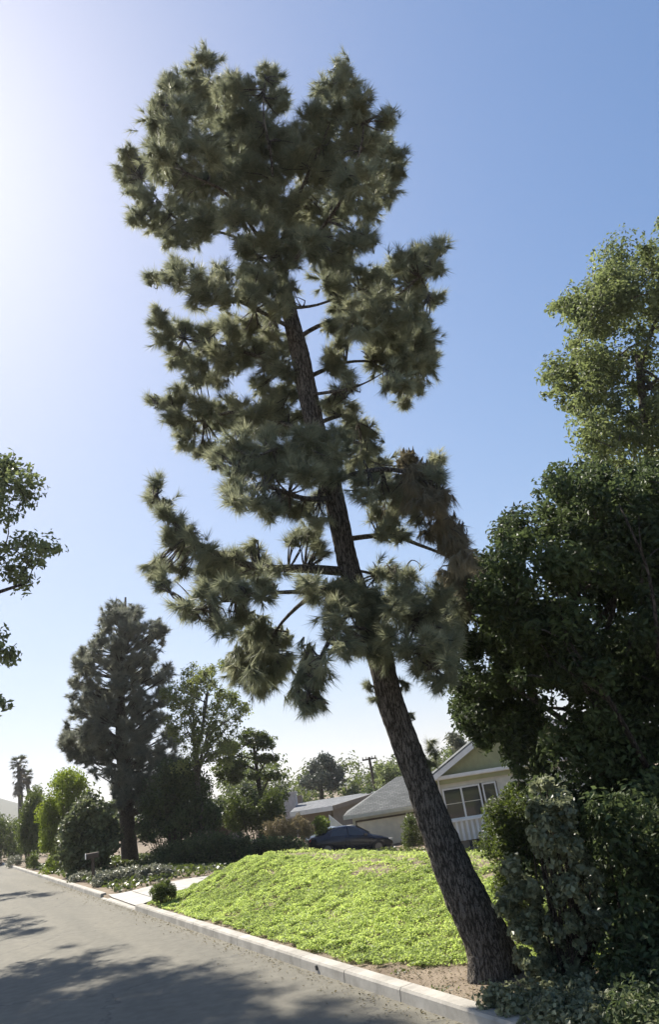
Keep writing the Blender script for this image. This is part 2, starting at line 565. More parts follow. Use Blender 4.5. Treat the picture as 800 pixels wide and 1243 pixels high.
def needles(geo, clumps, per_tuft, tuft_density, length, width, rng, droop=.25, spread=.66, branchlets=26):
    """long needles round the branchlets that fan out through each clump; clump = (centre, radius, tint, outward dir, droop)"""
    cs, ax, tt, dr = [], [], [], []
    for (c, r, tn, out, dp) in clumps:
        n = max(6, int(tuft_density * r ** 2))
        nb = max(3, int(branchlets * (r / .25) ** 1.5))
        d = unit(rng.normal(size=(nb, 3)) + np.asarray(out) * .7 + np.array([0, 0, .45 * (1 - 3.2 * dp)]))
        st = c - d * r * .25 + rng.normal(size=(nb, 3)) * r * .28
        ln = r * rng.uniform(.55, 1.15, nb)
        k = rng.integers(0, nb, n); t = rng.uniform(.1, 1, n)
        o = st[k] + d[k] * (ln[k] * t)[:, None]
        o[:, 2] -= dp * r * .9 * t ** 2
        cs.append(o)
        ax.append(unit(d[k] + np.array([0, 0, -1.1 * dp]) + rng.normal(size=(n, 3)) * .15))
        bt = rng.normal(0, .13, nb)
        tt.append(np.clip(.5 + tn + bt[k] + rng.normal(0, .05, n), 0, 1)); dr.append(np.full(n, dp))
    cs = np.vstack(cs); ax = np.vstack(ax); tt = np.concatenate(tt); dr = np.concatenate(dr)
    idx = np.repeat(np.arange(len(cs)), per_tuft); n = len(idx)
    d = unit(ax[idx] + unit(rng.normal(size=(n, 3))) * spread + np.array([0, 0, -1]) * (droop + dr[idx] * .8)[:, None])
    L = length * rng.uniform(.6, 1.15, n)[:, None]
    side = unit(np.cross(d, rng.normal(size=(n, 3)))) * width * .5
    base = cs[idx] - ax[idx] * rng.uniform(0, .3, n)[:, None] * length
    v = np.stack([base - side, base + side, base + d * L], 1).reshape(-1, 3)
    f = np.arange(n * 3).reshape(-1, 3)
    tint = np.clip(tt[idx] + rng.normal(0, .1, n), 0, 1)
    geo.add(v, f, np.repeat(tint, 3))
    return len(cs)


def bezier(pts, n=8):
    pts = np.asarray(pts, float)
    t = np.linspace(0, len(pts) - 1, n)
    out = []
    for q in t:
        i = min(int(q), len(pts) - 2); u = q - i
        p0 = pts[max(i - 1, 0)]; p1 = pts[i]; p2 = pts[i + 1]; p3 = pts[min(i + 2, len(pts) - 1)]
        out.append(.5 * ((2 * p1) + (-p0 + p2) * u + (2 * p0 - 5 * p1 + 4 * p2 - p3) * u * u + (-p0 + 3 * p1 - 3 * p2 + p3) * u ** 3))
    return np.array(out)


def broad_tree(name, label, cat, base, trunk, r0, polys, leaf, mat, bark, seed, per=120, limbs=6, group=None,
               up=.5, over=.35, crown_name='crown', flat=1.0, aspect=.5, extra=None, shell=.45, top_r=.35, droop=0.0):
    """tree of leaf-sized faces: trunk and limbs as tubes (parts), crown as one mesh
    polys: (outline px, y0, y1, clumps, r0 px, r1 px)"""
    rng = np.random.default_rng(seed)
    root = thing(name, label, cat, base, group)
    cl = []
    for (pl, y0, y1, n, ra, rb) in polys:
        cl += fill(pl, y0, y1, n, ra, rb, rng, over)
    if extra: cl += extra
    path = bezier(np.vstack([[base], trunk]), 4 * (len(trunk) + 1))
    rad = np.linspace(r0, r0 * top_r, len(path)); rad[0] *= 1.25
    Geo().tube(path, rad, 10, wob=.12, seed=seed).build('trunk', bark, root, True)
    C = np.array([c[0] for c in cl])
    lim_pts = [path[len(path) // 3:]]
    for k in range(limbs):
        i = rng.integers(len(path) // 3, len(path))
        a = path[i]
        tgt = C[rng.integers(len(C))]
        mid = (a + tgt) / 2 + np.array([0, 0, .08]) * np.linalg.norm(tgt - a) + rng.normal(size=3) * .06 * np.linalg.norm(tgt - a)
        bp = bezier([a, mid, tgt], 9)
        rr = np.linspace(rad[i] * .6, rad[i] * .12, 9)
        Geo().tube(bp, rr, 6, wob=.1, seed=k).build('limb', bark, root, True)
        lim_pts.append(bp)
    LP = np.vstack(lim_pts)
    tw = Geo()
    D2 = np.array([np.min(np.linalg.norm(LP - c, axis=1)) for c in C])
    nodes = LP.copy()
    for i in np.argsort(D2):
        c = C[i]
        j = np.argmin(np.linalg.norm(nodes - c, axis=1))
        a = nodes[j]; mid = (a + c) / 2 + rng.normal(size=3) * .12 * cl[i][1] + np.array([0, 0, .03])
        w = max(.007, min(r0 * .12, .02 * np.linalg.norm(c - a) + .006))
        tw.tube([a, mid, c], np.linspace(w, w * .5, 3), 4, cap=False)
        nodes = np.vstack([nodes, [c]])
    tw.build('twigs', bark, root, True)['kind'] = 'stuff'
    g = Geo()
    leaves(g, cl, per, leaf, rng, up=up, flat=flat, aspect=aspect, shell=shell, droop=droop)
    g.build(crown_name, mat, root, False, True)
    return root


def shrub(name, label, base, polys, leaf, mat, seed, per=120, cat='shrub', group=None, up=.5, over=.35, stems=5, flat=1.0, aspect=.5, shell=.45, droop=0., crown='foliage'):
    rng = np.random.default_rng(seed)
    root = thing(name, label, cat, base, group)
    cl = []
    for (pl, y0, y1, n, ra, rb) in polys:
        cl += fill(pl, y0, y1, n, ra, rb, rng, over)
    g = Geo(); leaves(g, cl, per, leaf, rng, up=up, flat=flat, aspect=aspect, shell=shell, droop=droop)
    g.build(crown, mat, root, False, True)
    st = Geo(); C = [c[0] for c in cl]
    b = np.asarray(base, float)
    for c in C[:max(stems, len(C) // 2)]:
        r = .004 + .004 * np.linalg.norm(c - b)
        foot = np.array([b[0] + (c[0] - b[0]) * .5, b[1] + (c[1] - b[1]) * .5, 0]); foot[2] = height(foot[0], foot[1]) - .02
        st.tube([foot, (foot + c) / 2 + rng.normal(size=3) * .03, c], [r * 1.5, r, r * .4], 5, cap=False)
    st.build('stems', M['bark'], root, True)['kind'] = 'stuff'
    return root


def ground_at(px, py, zguess=0.2):
    z = zguess
    for _ in range(40):
        p = G(px, py, z); z = .5 * z + .5 * float(height(p[0], p[1]))
    return G(px, py, z)


def stand(px, y, py=1030):
    """point of the ground at distance y under pixel column px"""
    p = P(px, py, y)
    for _ in range(6):
        p = np.array([p[0], y, float(height(p[0], y))])
        qx, qy = proj(p)
        p = P(px, float(qy), y)
    return np.array([p[0], y, float(height(p[0], y))])

# ================================================================== THE SETTING
def grid_axis(lo, hi, step, far, n):
    mid = np.arange(lo, hi + step / 2, step)
    g = np.geomspace(1, 1 + far, n)[1:] - 1
    return np.concatenate([lo - g[::-1], mid, hi + g])


def ground():
    sa = grid_axis(-12, 62, .45, 1600, 22)
    da = np.sort(np.concatenate([grid_axis(-14, 34, .45, 1600, 22), [-ROAD_W - .1, -ROAD_W - .07, .07, .1, .2]]))
    S, Dd = np.meshgrid(sa, da, indexing='ij')
    X, Y_ = xy(S.ravel(), Dd.ravel())
    Z = height(X, Y_)
    v = np.stack([X, Y_, Z], -1)
    n, m = len(sa), len(da)
    i = np.arange(n - 1)[:, None]; k = np.arange(m - 1)[None, :]
    a = i * m + k
    f = np.stack([a, a + m, a + m + 1, a + 1], -1).reshape(-1, 4)
    f = f[:, ::-1]
    g = Geo().add(v, f)
    tag(g.build('ground', M['soil'], None, True), kind='structure')


ground()


def strip(name, mat, s0, s1, d0, d1, z, step=2.0):
    ss = np.arange(s0, s1 + .01, step)
    v = []
    for s in ss:
        for d in (d0, d1):
            x, y = xy(s, d); v.append((x, y, z))
    i = np.arange(len(ss) - 1) * 2
    f = np.stack([i, i + 1, i + 3, i + 2], -1)
    return tag(Geo().add(v, f).build(name, mat), kind='structure')


strip('road', M['asphalt'], -60, 420, -ROAD_W, 0.06, 0.0)

# kerb of single cast stones with open joints
kerb = Geo()
DRV0, DRV1 = 24.6, 28.9          # dropped kerb of the driveway
rngk = np.random.default_rng(5)


def kerb_profile(s0, s1, d0, flip=1, low=False, joint=.006):
    h = .03 if low else .15
    pr = [(0, -.06), (.0 + .012, h - .03), (.03, h), (.20, h + .004), (.20, -.06)]
    v = []
    for s in (s0 + joint, s1 - joint):
        for (d, z) in pr:
            x, y = xy(s, d0 + flip * d); v.append((x, y, z))
    n = len(pr)
    f = [tuple(range(n))[::-1], tuple(range(n, 2 * n))] + [(i, (i + 1) % n, n + (i + 1) % n, n + i) for i in range(n)]
    return v, f


kroot = bpy.data.objects.new('kerb', None); COL.objects.link(kroot); tag(kroot, kind='structure')
s = -6.0
while s < 52:
    L = 1.5 if s < DRV0 - 1.5 or s > DRV1 else 1.45
    low = DRV0 - .7 < s + L / 2 < DRV1 + .3
    v, f = kerb_profile(s, s + L, rngk.uniform(-.004, .004), 1, low)
    g = Geo(); g.v.append(np.array(v)); g.t.append(np.full(len(v), .5)); g.f.append(f); g.n = len(v)
    g.build('kerb_stone', M['concrete'], kroot)
    s += L
v, f = kerb_profile(s, 420, 0)
g = Geo(); g.v.append(np.array(v)); g.t.append(np.full(len(v), .5)); g.f.append(f); g.n = len(v)
g.build('kerb_run', M['concrete'], kroot)
v, f = kerb_profile(-60, 420, -ROAD_W, -1)
g = Geo(); g.v.append(np.array(v)); g.t.append(np.full(len(v), .5)); g.f.append(f); g.n = len(v)
tag(g.build('kerb', M['concrete']), kind='structure')
# small drain pipe mouth in the kerb face
q = G(378, 1177, .07); ss, _ = sd(q[0], q[1])
x, y = xy(ss, -.012); x2, y2 = xy(ss, .012)
g = Geo().tube([(x, y, .075), (x2, y2, .075)], .035, 10)
g.build('drain_mouth', M['iron'], kroot)

# driveway: apron at the kerb, then a ribbon down to the garage, in slabs
def ribbon(name, part, pts, wid, mat, lift=.012, n=64, ss=6, slab=5):
    """a drive laid in slabs with open joints; follows the ground"""
    root = tag(bpy.data.objects.new(name, None), kind='structure'); COL.objects.link(root)
    c = bezier(pts, n); t = unit(np.gradient(c, axis=0)); nn = np.stack([-t[:, 1], t[:, 0]], -1)
    for a in range(0, n - 1, slab):
        b = min(a + slab, n - 1)
        for (u0, u1) in ((-.5, -.004), (.004, .5)):
            v = []
            for i in range(a, b + 1):
                w = np.interp(i / (n - 1), [0, .05, .12, 1], wid)
                ci = c[i] + t[i] * (.012 if i == a else -.012 if i == b else 0)
                for k in range(ss + 1):
                    u = (u0 + (u1 - u0) * k / ss) * w
                    x = ci[0] + nn[i, 0] * u; y = ci[1] + nn[i, 1] * u
                    v.append((x, y, float(height(x, y)) + lift + .03))
            m = ss + 1
            q = (np.arange(b - a)[:, None] * m + np.arange(ss)[None, :])
            f = np.stack([q, q + 1, q + m + 1, q + m], -1).reshape(-1, 4)[:, ::-1]
            Geo().add(v, f).build(part, mat, root, True)


sdp = lambda s, d: (*xy(s, d), 0)
ribbon('driveway', 'slab', [sdp(26.9, .17), sdp(26.9, 2), sdp(27.2, 5), sdp(29.5, 9), sdp(35, 12.5), sdp(40, 15), sdp(44, 17.5)], [5.2, 4.4, 3.6, 3.4], M['drive'])

# hills far to the left, with an uneven wooded ridge
def hill():
    g = Geo(); n = 90; rows = 14
    az = np.radians(np.linspace(-75, 35, n)); v = []
    for j in range(rows):
        u = j / (rows - 1)
        for i in range(n):
            R = 620 + 380 * u
            top = 36 + 16 * vnoise(i * .22, 3.3, 7) + 7 * vnoise(i * .9, 1.1, 9) + 2.5 * vnoise(i * 2.7, .1, 4)
            top *= .2 + .8 * smooth(-14, -27, math.degrees(az[i]))
            z = -2 + top * math.sin(math.pi * min(1, u * 1.0) * .5) ** 1.2 + 2 * (vnoise(i * 1.3, j * 1.1, 2) - .5)
            v.append((R * math.sin(az[i]), R * math.cos(az[i]), z))
    a = np.arange(rows - 1)[:, None] * n + np.arange(n - 1)[None, :]
    f = np.stack([a, a + 1, a + n + 1, a + n], -1).reshape(-1, 4)
    g.add(v, f)
    tag(g.build('hill', M['hill'], None, True), kind='structure')


hill()

# ================================================================== THE LEANING PINE
def pine():
    rng = np.random.default_rng(11)
    tp = [(601, 1207, 35), (594, 1150, 30), (573, 1105, 27), (552, 1060, 24.5), (530, 1005, 21), (509, 946, 18), (490, 895, 17), (474, 850, 16.5), (462, 800, 15.5),
          (447, 755, 15), (437, 725, 14.5), (424, 690, 14.5), (414, 645, 14), (405, 600, 13.5), (393, 555, 13), (382, 515, 13),
          (372, 470, 13), (364, 430, 12.5), (354, 390, 11), (345, 350, 9), (335, 310, 7), (322, 260, 5), (308, 215, 3.5), (298, 170, 2)]
    Y0 = 10.2
    tpx = np.array([(a, b) for a, b, _ in tp])
    pts = [P(a, b, Y0 - .25 * i / len(tp)) for i, (a, b, _) in enumerate(tp)]
    tp = [(a, b, c * (.87 if b < 760 else .95) * depth(q) / FPX) for (a, b, c), q in zip(tp, pts)]
    base = np.array([pts[0][0], pts[0][1], float(height(pts[0][0], pts[0][1]))])
    pts[0] = base + [0.02, 0, -.08]
    root = thing('leaning_pine', 'tall pine with thick bare trunk leaning left beside the kerb, the largest tree', 'pine tree', base)
    # trunk with furrowed plates in the mesh itself
    n = 260; seg = 72
    path = bezier(pts, n); rad = np.interp(np.linspace(0, len(tp) - 1, n), np.arange(len(tp)), [r for _, _, r in tp])
    tan = unit(np.gradient(path, axis=0)); ang = np.arange(seg) * 2 * math.pi / seg
    u = unit(np.cross([0, 1, 0], tan[0])); vs = []
    along = np.concatenate([[0], np.cumsum(np.linalg.norm(np.diff(path, axis=0), axis=1))])
    for i in range(n):
        u = unit(u - tan[i] * (u @ tan[i])); w = np.cross(tan[i], u)
        A = ang / 6.2832 * 26; B = along[i]
        wobble = (vnoise(A * .18 + 50, np.full(seg, B * .7), 2) - .5)
        wrap = np.minimum(ang, 6.2832 - ang) / 3.1416 * 17
        warp = (vnoise(wrap * .8, np.full(seg, B * 5), 6) - .5) * 1.6
        ridge = np.abs(((wrap + warp + 2) % 1.0) - .5) * 2          # furrows along the stem
        cross = np.abs(((B * 4.5 + 3 * vnoise(wrap * 1.1, np.full(seg, B * .8), 8)) % 1.0) - .5) * 2
        rough = vnoise(wrap * 2.3, np.full(seg, B * 14), 4) - .5
        r = rad[i] * (1 + .07 * wobble) + .030 * min(1, rad[i] / .25) * (np.minimum(ridge, .5) + .22 * np.minimum(cross, .5) + .7 * rough - .4)
        if B < .8:
            r = r * (1 + .10 * (1 - B / .8) * (.5 + np.cos(3 * ang + 1) * .5 + .3 * np.cos(5 * ang)))
        vs.append(path[i] + np.outer(np.cos(ang) * r, u) + np.outer(np.sin(ang) * r, w))
    v = np.vstack(vs); i = np.arange(n - 1)[:, None]; k = np.arange(seg)[None, :]
    f = np.stack([i * seg + k, i * seg + (k + 1) % seg, (i + 1) * seg + (k + 1) % seg, (i + 1) * seg + k], -1).reshape(-1, 4)
    Geo().add(v, f).build('trunk', M['pine_bark'], root, True)

    def trunk_at(py):
        yy = tpx[::-1, 1]; q = np.interp(py, yy, np.arange(len(tp))[::-1])
        a = int(min(q, len(tp) - 2)); fr = q - a
        return pts[a] * (1 - fr) + pts[a + 1] * fr, np.interp(py, yy, tpx[::-1, 0]), rad[int(q / (len(tp) - 1) * (n - 1))]

    K = 1.7
    limbs = [
        (695, [(370, 690, -.1), (310, 688, -.3), (255, 668, -.4), (215, 640, -.4), (190, 600, -.3)], .075),
        (712, [(370, 718, -.4), (300, 722, -.8), (235, 742, -1.0)], .05),
        (700, [(380, 722, .4), (335, 765, .7), (312, 825, .9)], .055),
        (722, [(412, 760, -.6), (388, 800, -.9), (373, 850, -1.0)], .05),
        (655, [(470, 650, .2), (505, 660, .4), (550, 680, .5), (572, 715, .5)], .05),
        (740, [(490, 740, -.3), (530, 770, -.6), (530, 820, -.7)], .05),
        (605, [(370, 605, -.5), (320, 590, -1), (290, 600, -1.2)], .05),
        (585, [(460, 570, -.4), (510, 580, -.7), (540, 620, -.8), (558, 670, -.8)], .05),
        (535, [(340, 512, .2), (285, 500, .3), (230, 512, .3), (190, 490, .2)], .05),
        (545, [(335, 545, -.7), (290, 570, -1.0)], .04),
        (515, [(430, 505, .5), (450, 560, .8), (520, 565, .9)], .04),
        (475, [(330, 440, .3), (270, 420, .5), (220, 410, .5), (190, 390, .4)], .045),
        (460, [(420, 440, .3), (470, 440, .5), (505, 450, .5)], .04),
        (412, [(393, 393, .0), (440, 385, -.3), (500, 345, -.4), (535, 305, -.3)], .045),
        (400, [(310, 375, -.5), (250, 350, -.7), (190, 338, -.5)], .04),
        (374, [(385, 370, .2), (450, 350, .7), (520, 360, .8)], .035),
        (350, [(290, 290, .4), (220, 270, .6), (170, 215, .6)], .04),
        (335, [(280, 240, -.6), (215, 200, -.8), (200, 130, -.7)], .04),
        (330, [(390, 270, .5), (450, 220, .8), (485, 185, .7)], .04),
        (315, [(300, 200, .2), (265, 130, .3), (245, 70, .2)], .035),
        (310, [(370, 220, -.3), (400, 150, -.4), (412, 85, -.3)], .04),
        (310, [(330, 200, -.4), (320, 140, -.6), (322, 95, -.5)], .035),
        (335, [(410, 250, -.6), (440, 170, -.8), (435, 130, -.7)], .04),
        (480, [(430, 470, -.5), (470, 450, -.9)], .03),
        (690, [(480, 700, .3), (500, 680, .5), (515, 690, .6)], .022),
    ]
    LP, LQ, LO = [], [], []
    for (py, way, r) in limbs:
        a, ax, tr = trunk_at(py)
        ctrl = [a]
        for (x, yy, dy) in way:
            ctrl.append(P(x, yy, Y0 - .2 + dy * K))
        bp = bezier(ctrl, 16)
        Geo().tube(bp, np.linspace(r * .9, r * .14, 16), 9, wob=.18, seed=py).build('limb', M['pine_bark'], root, True)
        bx, by = proj(bp[3:])
        LP.append(bp[3:]); LQ.append(np.stack([bx, by], -1)); LO.append(unit(np.gradient(bp, axis=0)[3:]))
    LP = np.vstack(LP); LQ = np.vstack(LQ); LO = np.vstack(LO)

    A = """250,75,18 240,100,25 215,105,18 270,110,25 300,105,22 322,92,17 330,118,22 195,130,22 185,155,20 220,140,28 255,140,30 290,140,30 320,150,26
    200,180,28 235,180,32 275,180,32 310,185,30 345,170,22 160,195,16 150,205,13 170,215,18 158,226,13 180,240,20 174,265,17 195,275,20 215,220,30 250,225,32 290,225,32
    225,260,26 215,290,17 255,265,26 240,287,16 285,262,22 320,250,28 330,215,30 410,85,15 400,110,22 425,105,16 435,125,18 380,140,22 410,140,28 440,150,22 465,150,16
    370,170,28 400,180,32 435,180,28 465,180,22 484,190,15 360,205,28 390,220,30 425,220,30 455,215,28 478,212,16 465,235,18 440,255,22 410,260,26 375,255,26 345,260,26
    440,290,18 415,300,22 385,295,22 350,300,24 322,295,22 298,300,16
    186,340,12 215,335,17 240,345,22 270,340,20 300,330,18 245,365,16 275,365,16 215,325,11 300,360,18 325,350,22
    190,388,15 200,410,17 225,400,18 250,410,22 280,405,20 215,430,17 240,440,20 270,440,20 300,430,18 305,395,16 240,463,13 262,460,14
    535,300,13 515,305,16 525,325,15 495,315,16 480,330,18 505,340,17 528,362,13 500,360,17 470,350,20 440,335,18 415,350,16
    430,372,15 460,375,22 490,385,22 513,392,17 450,402,20 480,410,22 507,418,19 523,430,13 465,430,17 490,440,22 513,450,17 480,465,18 503,470,15 490,485,11 455,445,13
    330,400,22 332,440,18 335,378,18 318,470,14
    187,488,10 205,490,16 222,482,15 215,505,18 230,520,18 245,500,20 265,510,22 225,540,13 250,545,16 268,555,14 262,566,9 285,488,15 290,520,20
    328,487,20 310,510,24 343,510,22 300,545,26 335,545,28 368,540,22 295,580,25 325,580,28 358,575,26 290,603,17 315,612,19 345,610,18 383,572,18 325,626,10
    408,480,14 422,500,17 430,520,20 412,537,18 445,540,20 430,560,22 460,565,22 465,600,20 440,590,20 527,558,13 530,580,13 480,618,16 455,625,14 500,618,15
    395,605,15 365,620,17 375,650,17 360,658,13 385,632,13 390,668,13
    188,590,12 182,605,9 200,610,11 206,628,12 216,642,12 210,657,13 233,650,13 225,670,16 196,690,14 186,696,10 201,705,12 215,690,13 245,670,14 260,682,18 255,702,16 285,675,14 275,692,18 300,690,18 310,670,12 325,690,16 250,720,15 275,720,16 300,715,18 325,715,18
    222,735,11 236,745,14 255,755,14 270,763,13 290,745,16 370,710,16 395,722,20 422,718,22 445,722,22 400,747,20 430,747,22 460,742,20 478,722,20 488,750,18 415,772,17 440,775,18 465,772,20 488,780,16 505,760,14 498,790,12 494,702,16 478,692,14
    445,360,22 470,395,24 500,410,22 455,425,20 485,445,22 430,395,18 500,375,20 300,350,18 295,415,20 320,425,18 255,425,16 390,545,22 402,578,18 352,560,22 300,520,18 410,375,17 405,395,15 425,395,17 415,420,15 405,345,17 397,328,17 420,320,20 410,450,15 425,470,14 402,440,13 345,360,17 350,420,15 345,450,15 350,480,17 362,508,15 402,500,17 385,540,20 402,562,22 470,800,12 455,790,14 420,788,13 510,802,14 560,748,17 550,772,17 515,762,17 545,796,15 530,722,15 505,735,15 475,640,14 490,600,20 380,300,22 365,275,24 345,320,18 300,310,16 520,740,16 535,760,17 520,782,18 538,790,16 525,810,18 543,815,14 530,830,12 553,742,15 563,722,16 455,692,12 462,652,11 482,650,11"""
    Dp = """300,770,20 325,792,20 315,815,18 330,822,14 282,800,12 350,800,12 372,800,12 385,825,13 310,760,22 330,770,20 296,790,20 320,800,24 340,800,16 290,815,16 312,832,15 342,772,15 375,790,12 370,820,17 390,812,14 380,840,15 360,836,12 376,855,10"""
    Br = """515,575,20 530,605,17 545,640,17 560,665,15 555,700,17 540,708,15 566,730,13 500,590,20 530,600,14 560,690,16 590,718,10 578,700,12 490,560,22 510,575,20 485,590,24 515,605,20 535,610,15 545,632,16 522,637,14 558,652,14 553,672,16 573,682,15 567,706,17 545,695,12 582,702,10 540,655,13"""
    sides = []
    for txt, dp, kind in ((A, 0.0, 0), (Dp, .42, 0), (Br, .5, 1)):
        for tok in txt.split():
            x, yy, r = (float(q) for q in tok.split(','))
            d = np.hypot(LQ[:, 0] - x, LQ[:, 1] - yy)
            j = int(np.argmin(d))
            yd = LP[j][1] + rng.uniform(-.55, .75)
            tx = np.interp(yy, tpx[::-1, 1], tpx[::-1, 0])
            if abs(x - tx) < r + 6 and (392 < yy < 508 or 595 < yy < 685):
                yd = Y0 + rng.uniform(.35, .9)
            elif abs(x - tx) < r + 12 and (yy < 345 or 515 < yy < 580 or 695 < yy < 795):
                yd = Y0 - rng.uniform(.3, .8)
            p = P(x, yy, yd); sc = depth(p) / FPX
            sides.append((p, r * sc, x, yy, dp, kind, j))
            for q in range(2):
                aa = rng.uniform(0, 6.283); rr_ = r * rng.uniform(.3, .85)
                x2 = x + math.cos(aa) * rr_; y2 = yy + math.sin(aa) * rr_
                tx2 = np.interp(y2, tpx[::-1, 1], tpx[::-1, 0]); r2 = r * rng.uniform(.55, .85)
                yd2 = yd + rng.normal(0, .35)
                if abs(x2 - tx2) < r2 + 3 and (395 < y2 < 505 or 600 < y2 < 685) and yd2 < Y0 + .3: continue
                if abs(x2 - tx2) < r2 + 12 and y2 > 800: continue
                p2 = P(x2, y2, yd2)
                sides.append((p2, r2 * sc, x2, y2, dp, kind, j))
    g = Geo(); gb = Geo(); tw = Geo(); ntuft = 0
    for (p, r, x, yy, dp, kind, j) in sides:
        out = unit(p - LP[j] + .4 * LO[j]) * .6
        rr = max(.08, r + .015)
        tn = rng.uniform(-.2, .2)
        (gb if kind else g)
        ntuft += needles(gb if kind else g, [(p, rr, tn, out, dp)], 24, 930, .185, .0088, rng)
        a = LP[j]
        for q in range(2):
            e = p + unit(rng.normal(size=3)) * rr * .8
            mid = (a + e) / 2 + rng.normal(size=3) * .05
            tw.tube(bezier([a, mid, e], 5), np.linspace(.016, .004, 5), 4, cap=False)
    # a few tufts that sprout straight from the bare trunk
    for (x, yy, r) in ((521, 905, 9), (523, 922, 11), (449, 831, 10), (455, 847, 8), (500, 868, 6), (489, 830, 10)):
        q, qx, _ = trunk_at(yy)
        p = P(x, yy, Y0 - .1)
        needles(g, [(p, r * depth(p) / FPX, -.1, unit(p - q), .1)], 24, 2600, .13, .006, rng)
    g.build('crown', M['needle'], root, False, True)
    gb.build('hanging_foliage', M['needle_brown'], root, False, True)
    tw.build('twigs', M['pine_bark'], root, True)['kind'] = 'stuff'
    print('pine tufts', ntuft, 'needles', ntuft * 30)


pine()

# ================================================================== RIGHT-HAND GREENERY
def px_pts(*q):
    return [P(*a) for a in q]


# tall olive-green tree at the top right
b = stand(835, 18)
broad_tree('broadleaf_tree', 'tall airy olive green tree rising above the dark tree at right', 'tree', b,
           px_pts((830, 900, 18), (815, 720, 17.7), (790, 560, 17.5), (775, 430, 17.3)), .26,
           [([(800, 262), (775, 285), (748, 300), (730, 318), (722, 345), (700, 352), (668, 366), (690, 384), (700, 395), (682, 425), (672, 440), (645, 466), (665, 492), (690, 508), (712, 548), (715, 600), (760, 640), (930, 640), (930, 250)],
             15.2, 19.0, 250, 11, 30),
            ([(725, 345), (700, 350), (664, 364), (668, 378), (690, 388), (725, 402)], 16.5, 17.8, 26, 6, 11),
            ([(725, 436), (692, 438), (644, 460), (643, 474), (668, 494), (690, 508), (725, 520)], 16.3, 17.8, 34, 6, 11)],
           .125, M['leaf_olive'], M['grey_bark'], 21, per=230, limbs=12, up=.4, over=.7, shell=.55)

# big dense dark tree, its limbs showing in the shade
b = stand(792, 11.5)
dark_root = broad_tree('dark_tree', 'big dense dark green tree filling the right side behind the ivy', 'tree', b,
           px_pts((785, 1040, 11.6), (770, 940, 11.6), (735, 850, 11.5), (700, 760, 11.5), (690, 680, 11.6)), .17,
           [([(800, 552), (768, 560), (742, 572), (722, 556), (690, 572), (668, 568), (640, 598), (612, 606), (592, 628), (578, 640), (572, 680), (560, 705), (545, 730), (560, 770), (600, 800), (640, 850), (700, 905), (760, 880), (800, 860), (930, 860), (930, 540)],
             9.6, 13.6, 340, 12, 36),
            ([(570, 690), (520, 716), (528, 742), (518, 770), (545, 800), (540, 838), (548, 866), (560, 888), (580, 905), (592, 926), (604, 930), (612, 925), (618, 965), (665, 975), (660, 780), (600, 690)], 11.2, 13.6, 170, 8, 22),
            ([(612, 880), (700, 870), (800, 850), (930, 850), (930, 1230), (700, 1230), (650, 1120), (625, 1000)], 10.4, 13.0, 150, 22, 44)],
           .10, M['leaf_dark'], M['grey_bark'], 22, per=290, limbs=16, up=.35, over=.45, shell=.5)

for way, r in (([(785, 930, 10.2), (742, 852, 9.8), (705, 800, 9.7), (688, 770, 9.7), (676, 715, 9.9)], .05), ([(742, 852, 9.8), (700, 822, 9.7), (672, 800, 9.7)], .03),
               ([(800, 800, 9.6), (796, 745, 9.35), (786, 690, 9.3), (765, 640, 9.3), (752, 612, 9.4)], .04), ([(786, 690, 9.3), (778, 660, 9.2), (776, 625, 9.3)], .02)):
    Geo().tube(bezier(px_pts(*way), 14), np.linspace(r * .8, r * .2, 14), 7, wob=.15).build('limb', M['bark'], dark_root, True)

# ivy-clad bush with larger sunlit leaves, in front of the dark tree
shrub('ivy_bush', 'tall bush of broad pale ivy leaves just right of the leaning trunk', stand(672, 10.0),
      [([(640, 945), (668, 935), (690, 960), (700, 1000), (722, 1040), (745, 1090), (740, 1140), (700, 1150), (668, 1100), (655, 1040), (638, 1000)], 8.7, 9.35, 90, 6, 13),
       ([(610, 1045), (640, 1050), (660, 1090), (690, 1140), (720, 1180), (700, 1215), (650, 1195), (622, 1150), (600, 1095)], 9.0, 9.7, 90, 6, 13)],
      .066, M['leaf_ivy'], 23, per=85, cat='bush', up=.4, over=.7, aspect=.8, shell=.8)
shrub('dark_bush', 'dark fine-leaved bush between the leaning trunk and the ivy', stand(628, 11.2),
      [([(592, 985), (618, 950), (640, 960), (655, 1010), (650, 1080), (640, 1120), (612, 1110), (598, 1070), (588, 1040)], 10.8, 11.8, 50, 10, 22)],
      .055, M['leaf_mid'], 24, per=300, cat='bush', over=.45)
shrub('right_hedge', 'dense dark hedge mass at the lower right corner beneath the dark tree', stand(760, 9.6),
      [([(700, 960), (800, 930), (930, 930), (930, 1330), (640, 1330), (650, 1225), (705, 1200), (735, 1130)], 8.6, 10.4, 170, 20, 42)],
      .09, M['leaf_dark'], 25, per=220, cat='hedge', over=.35)
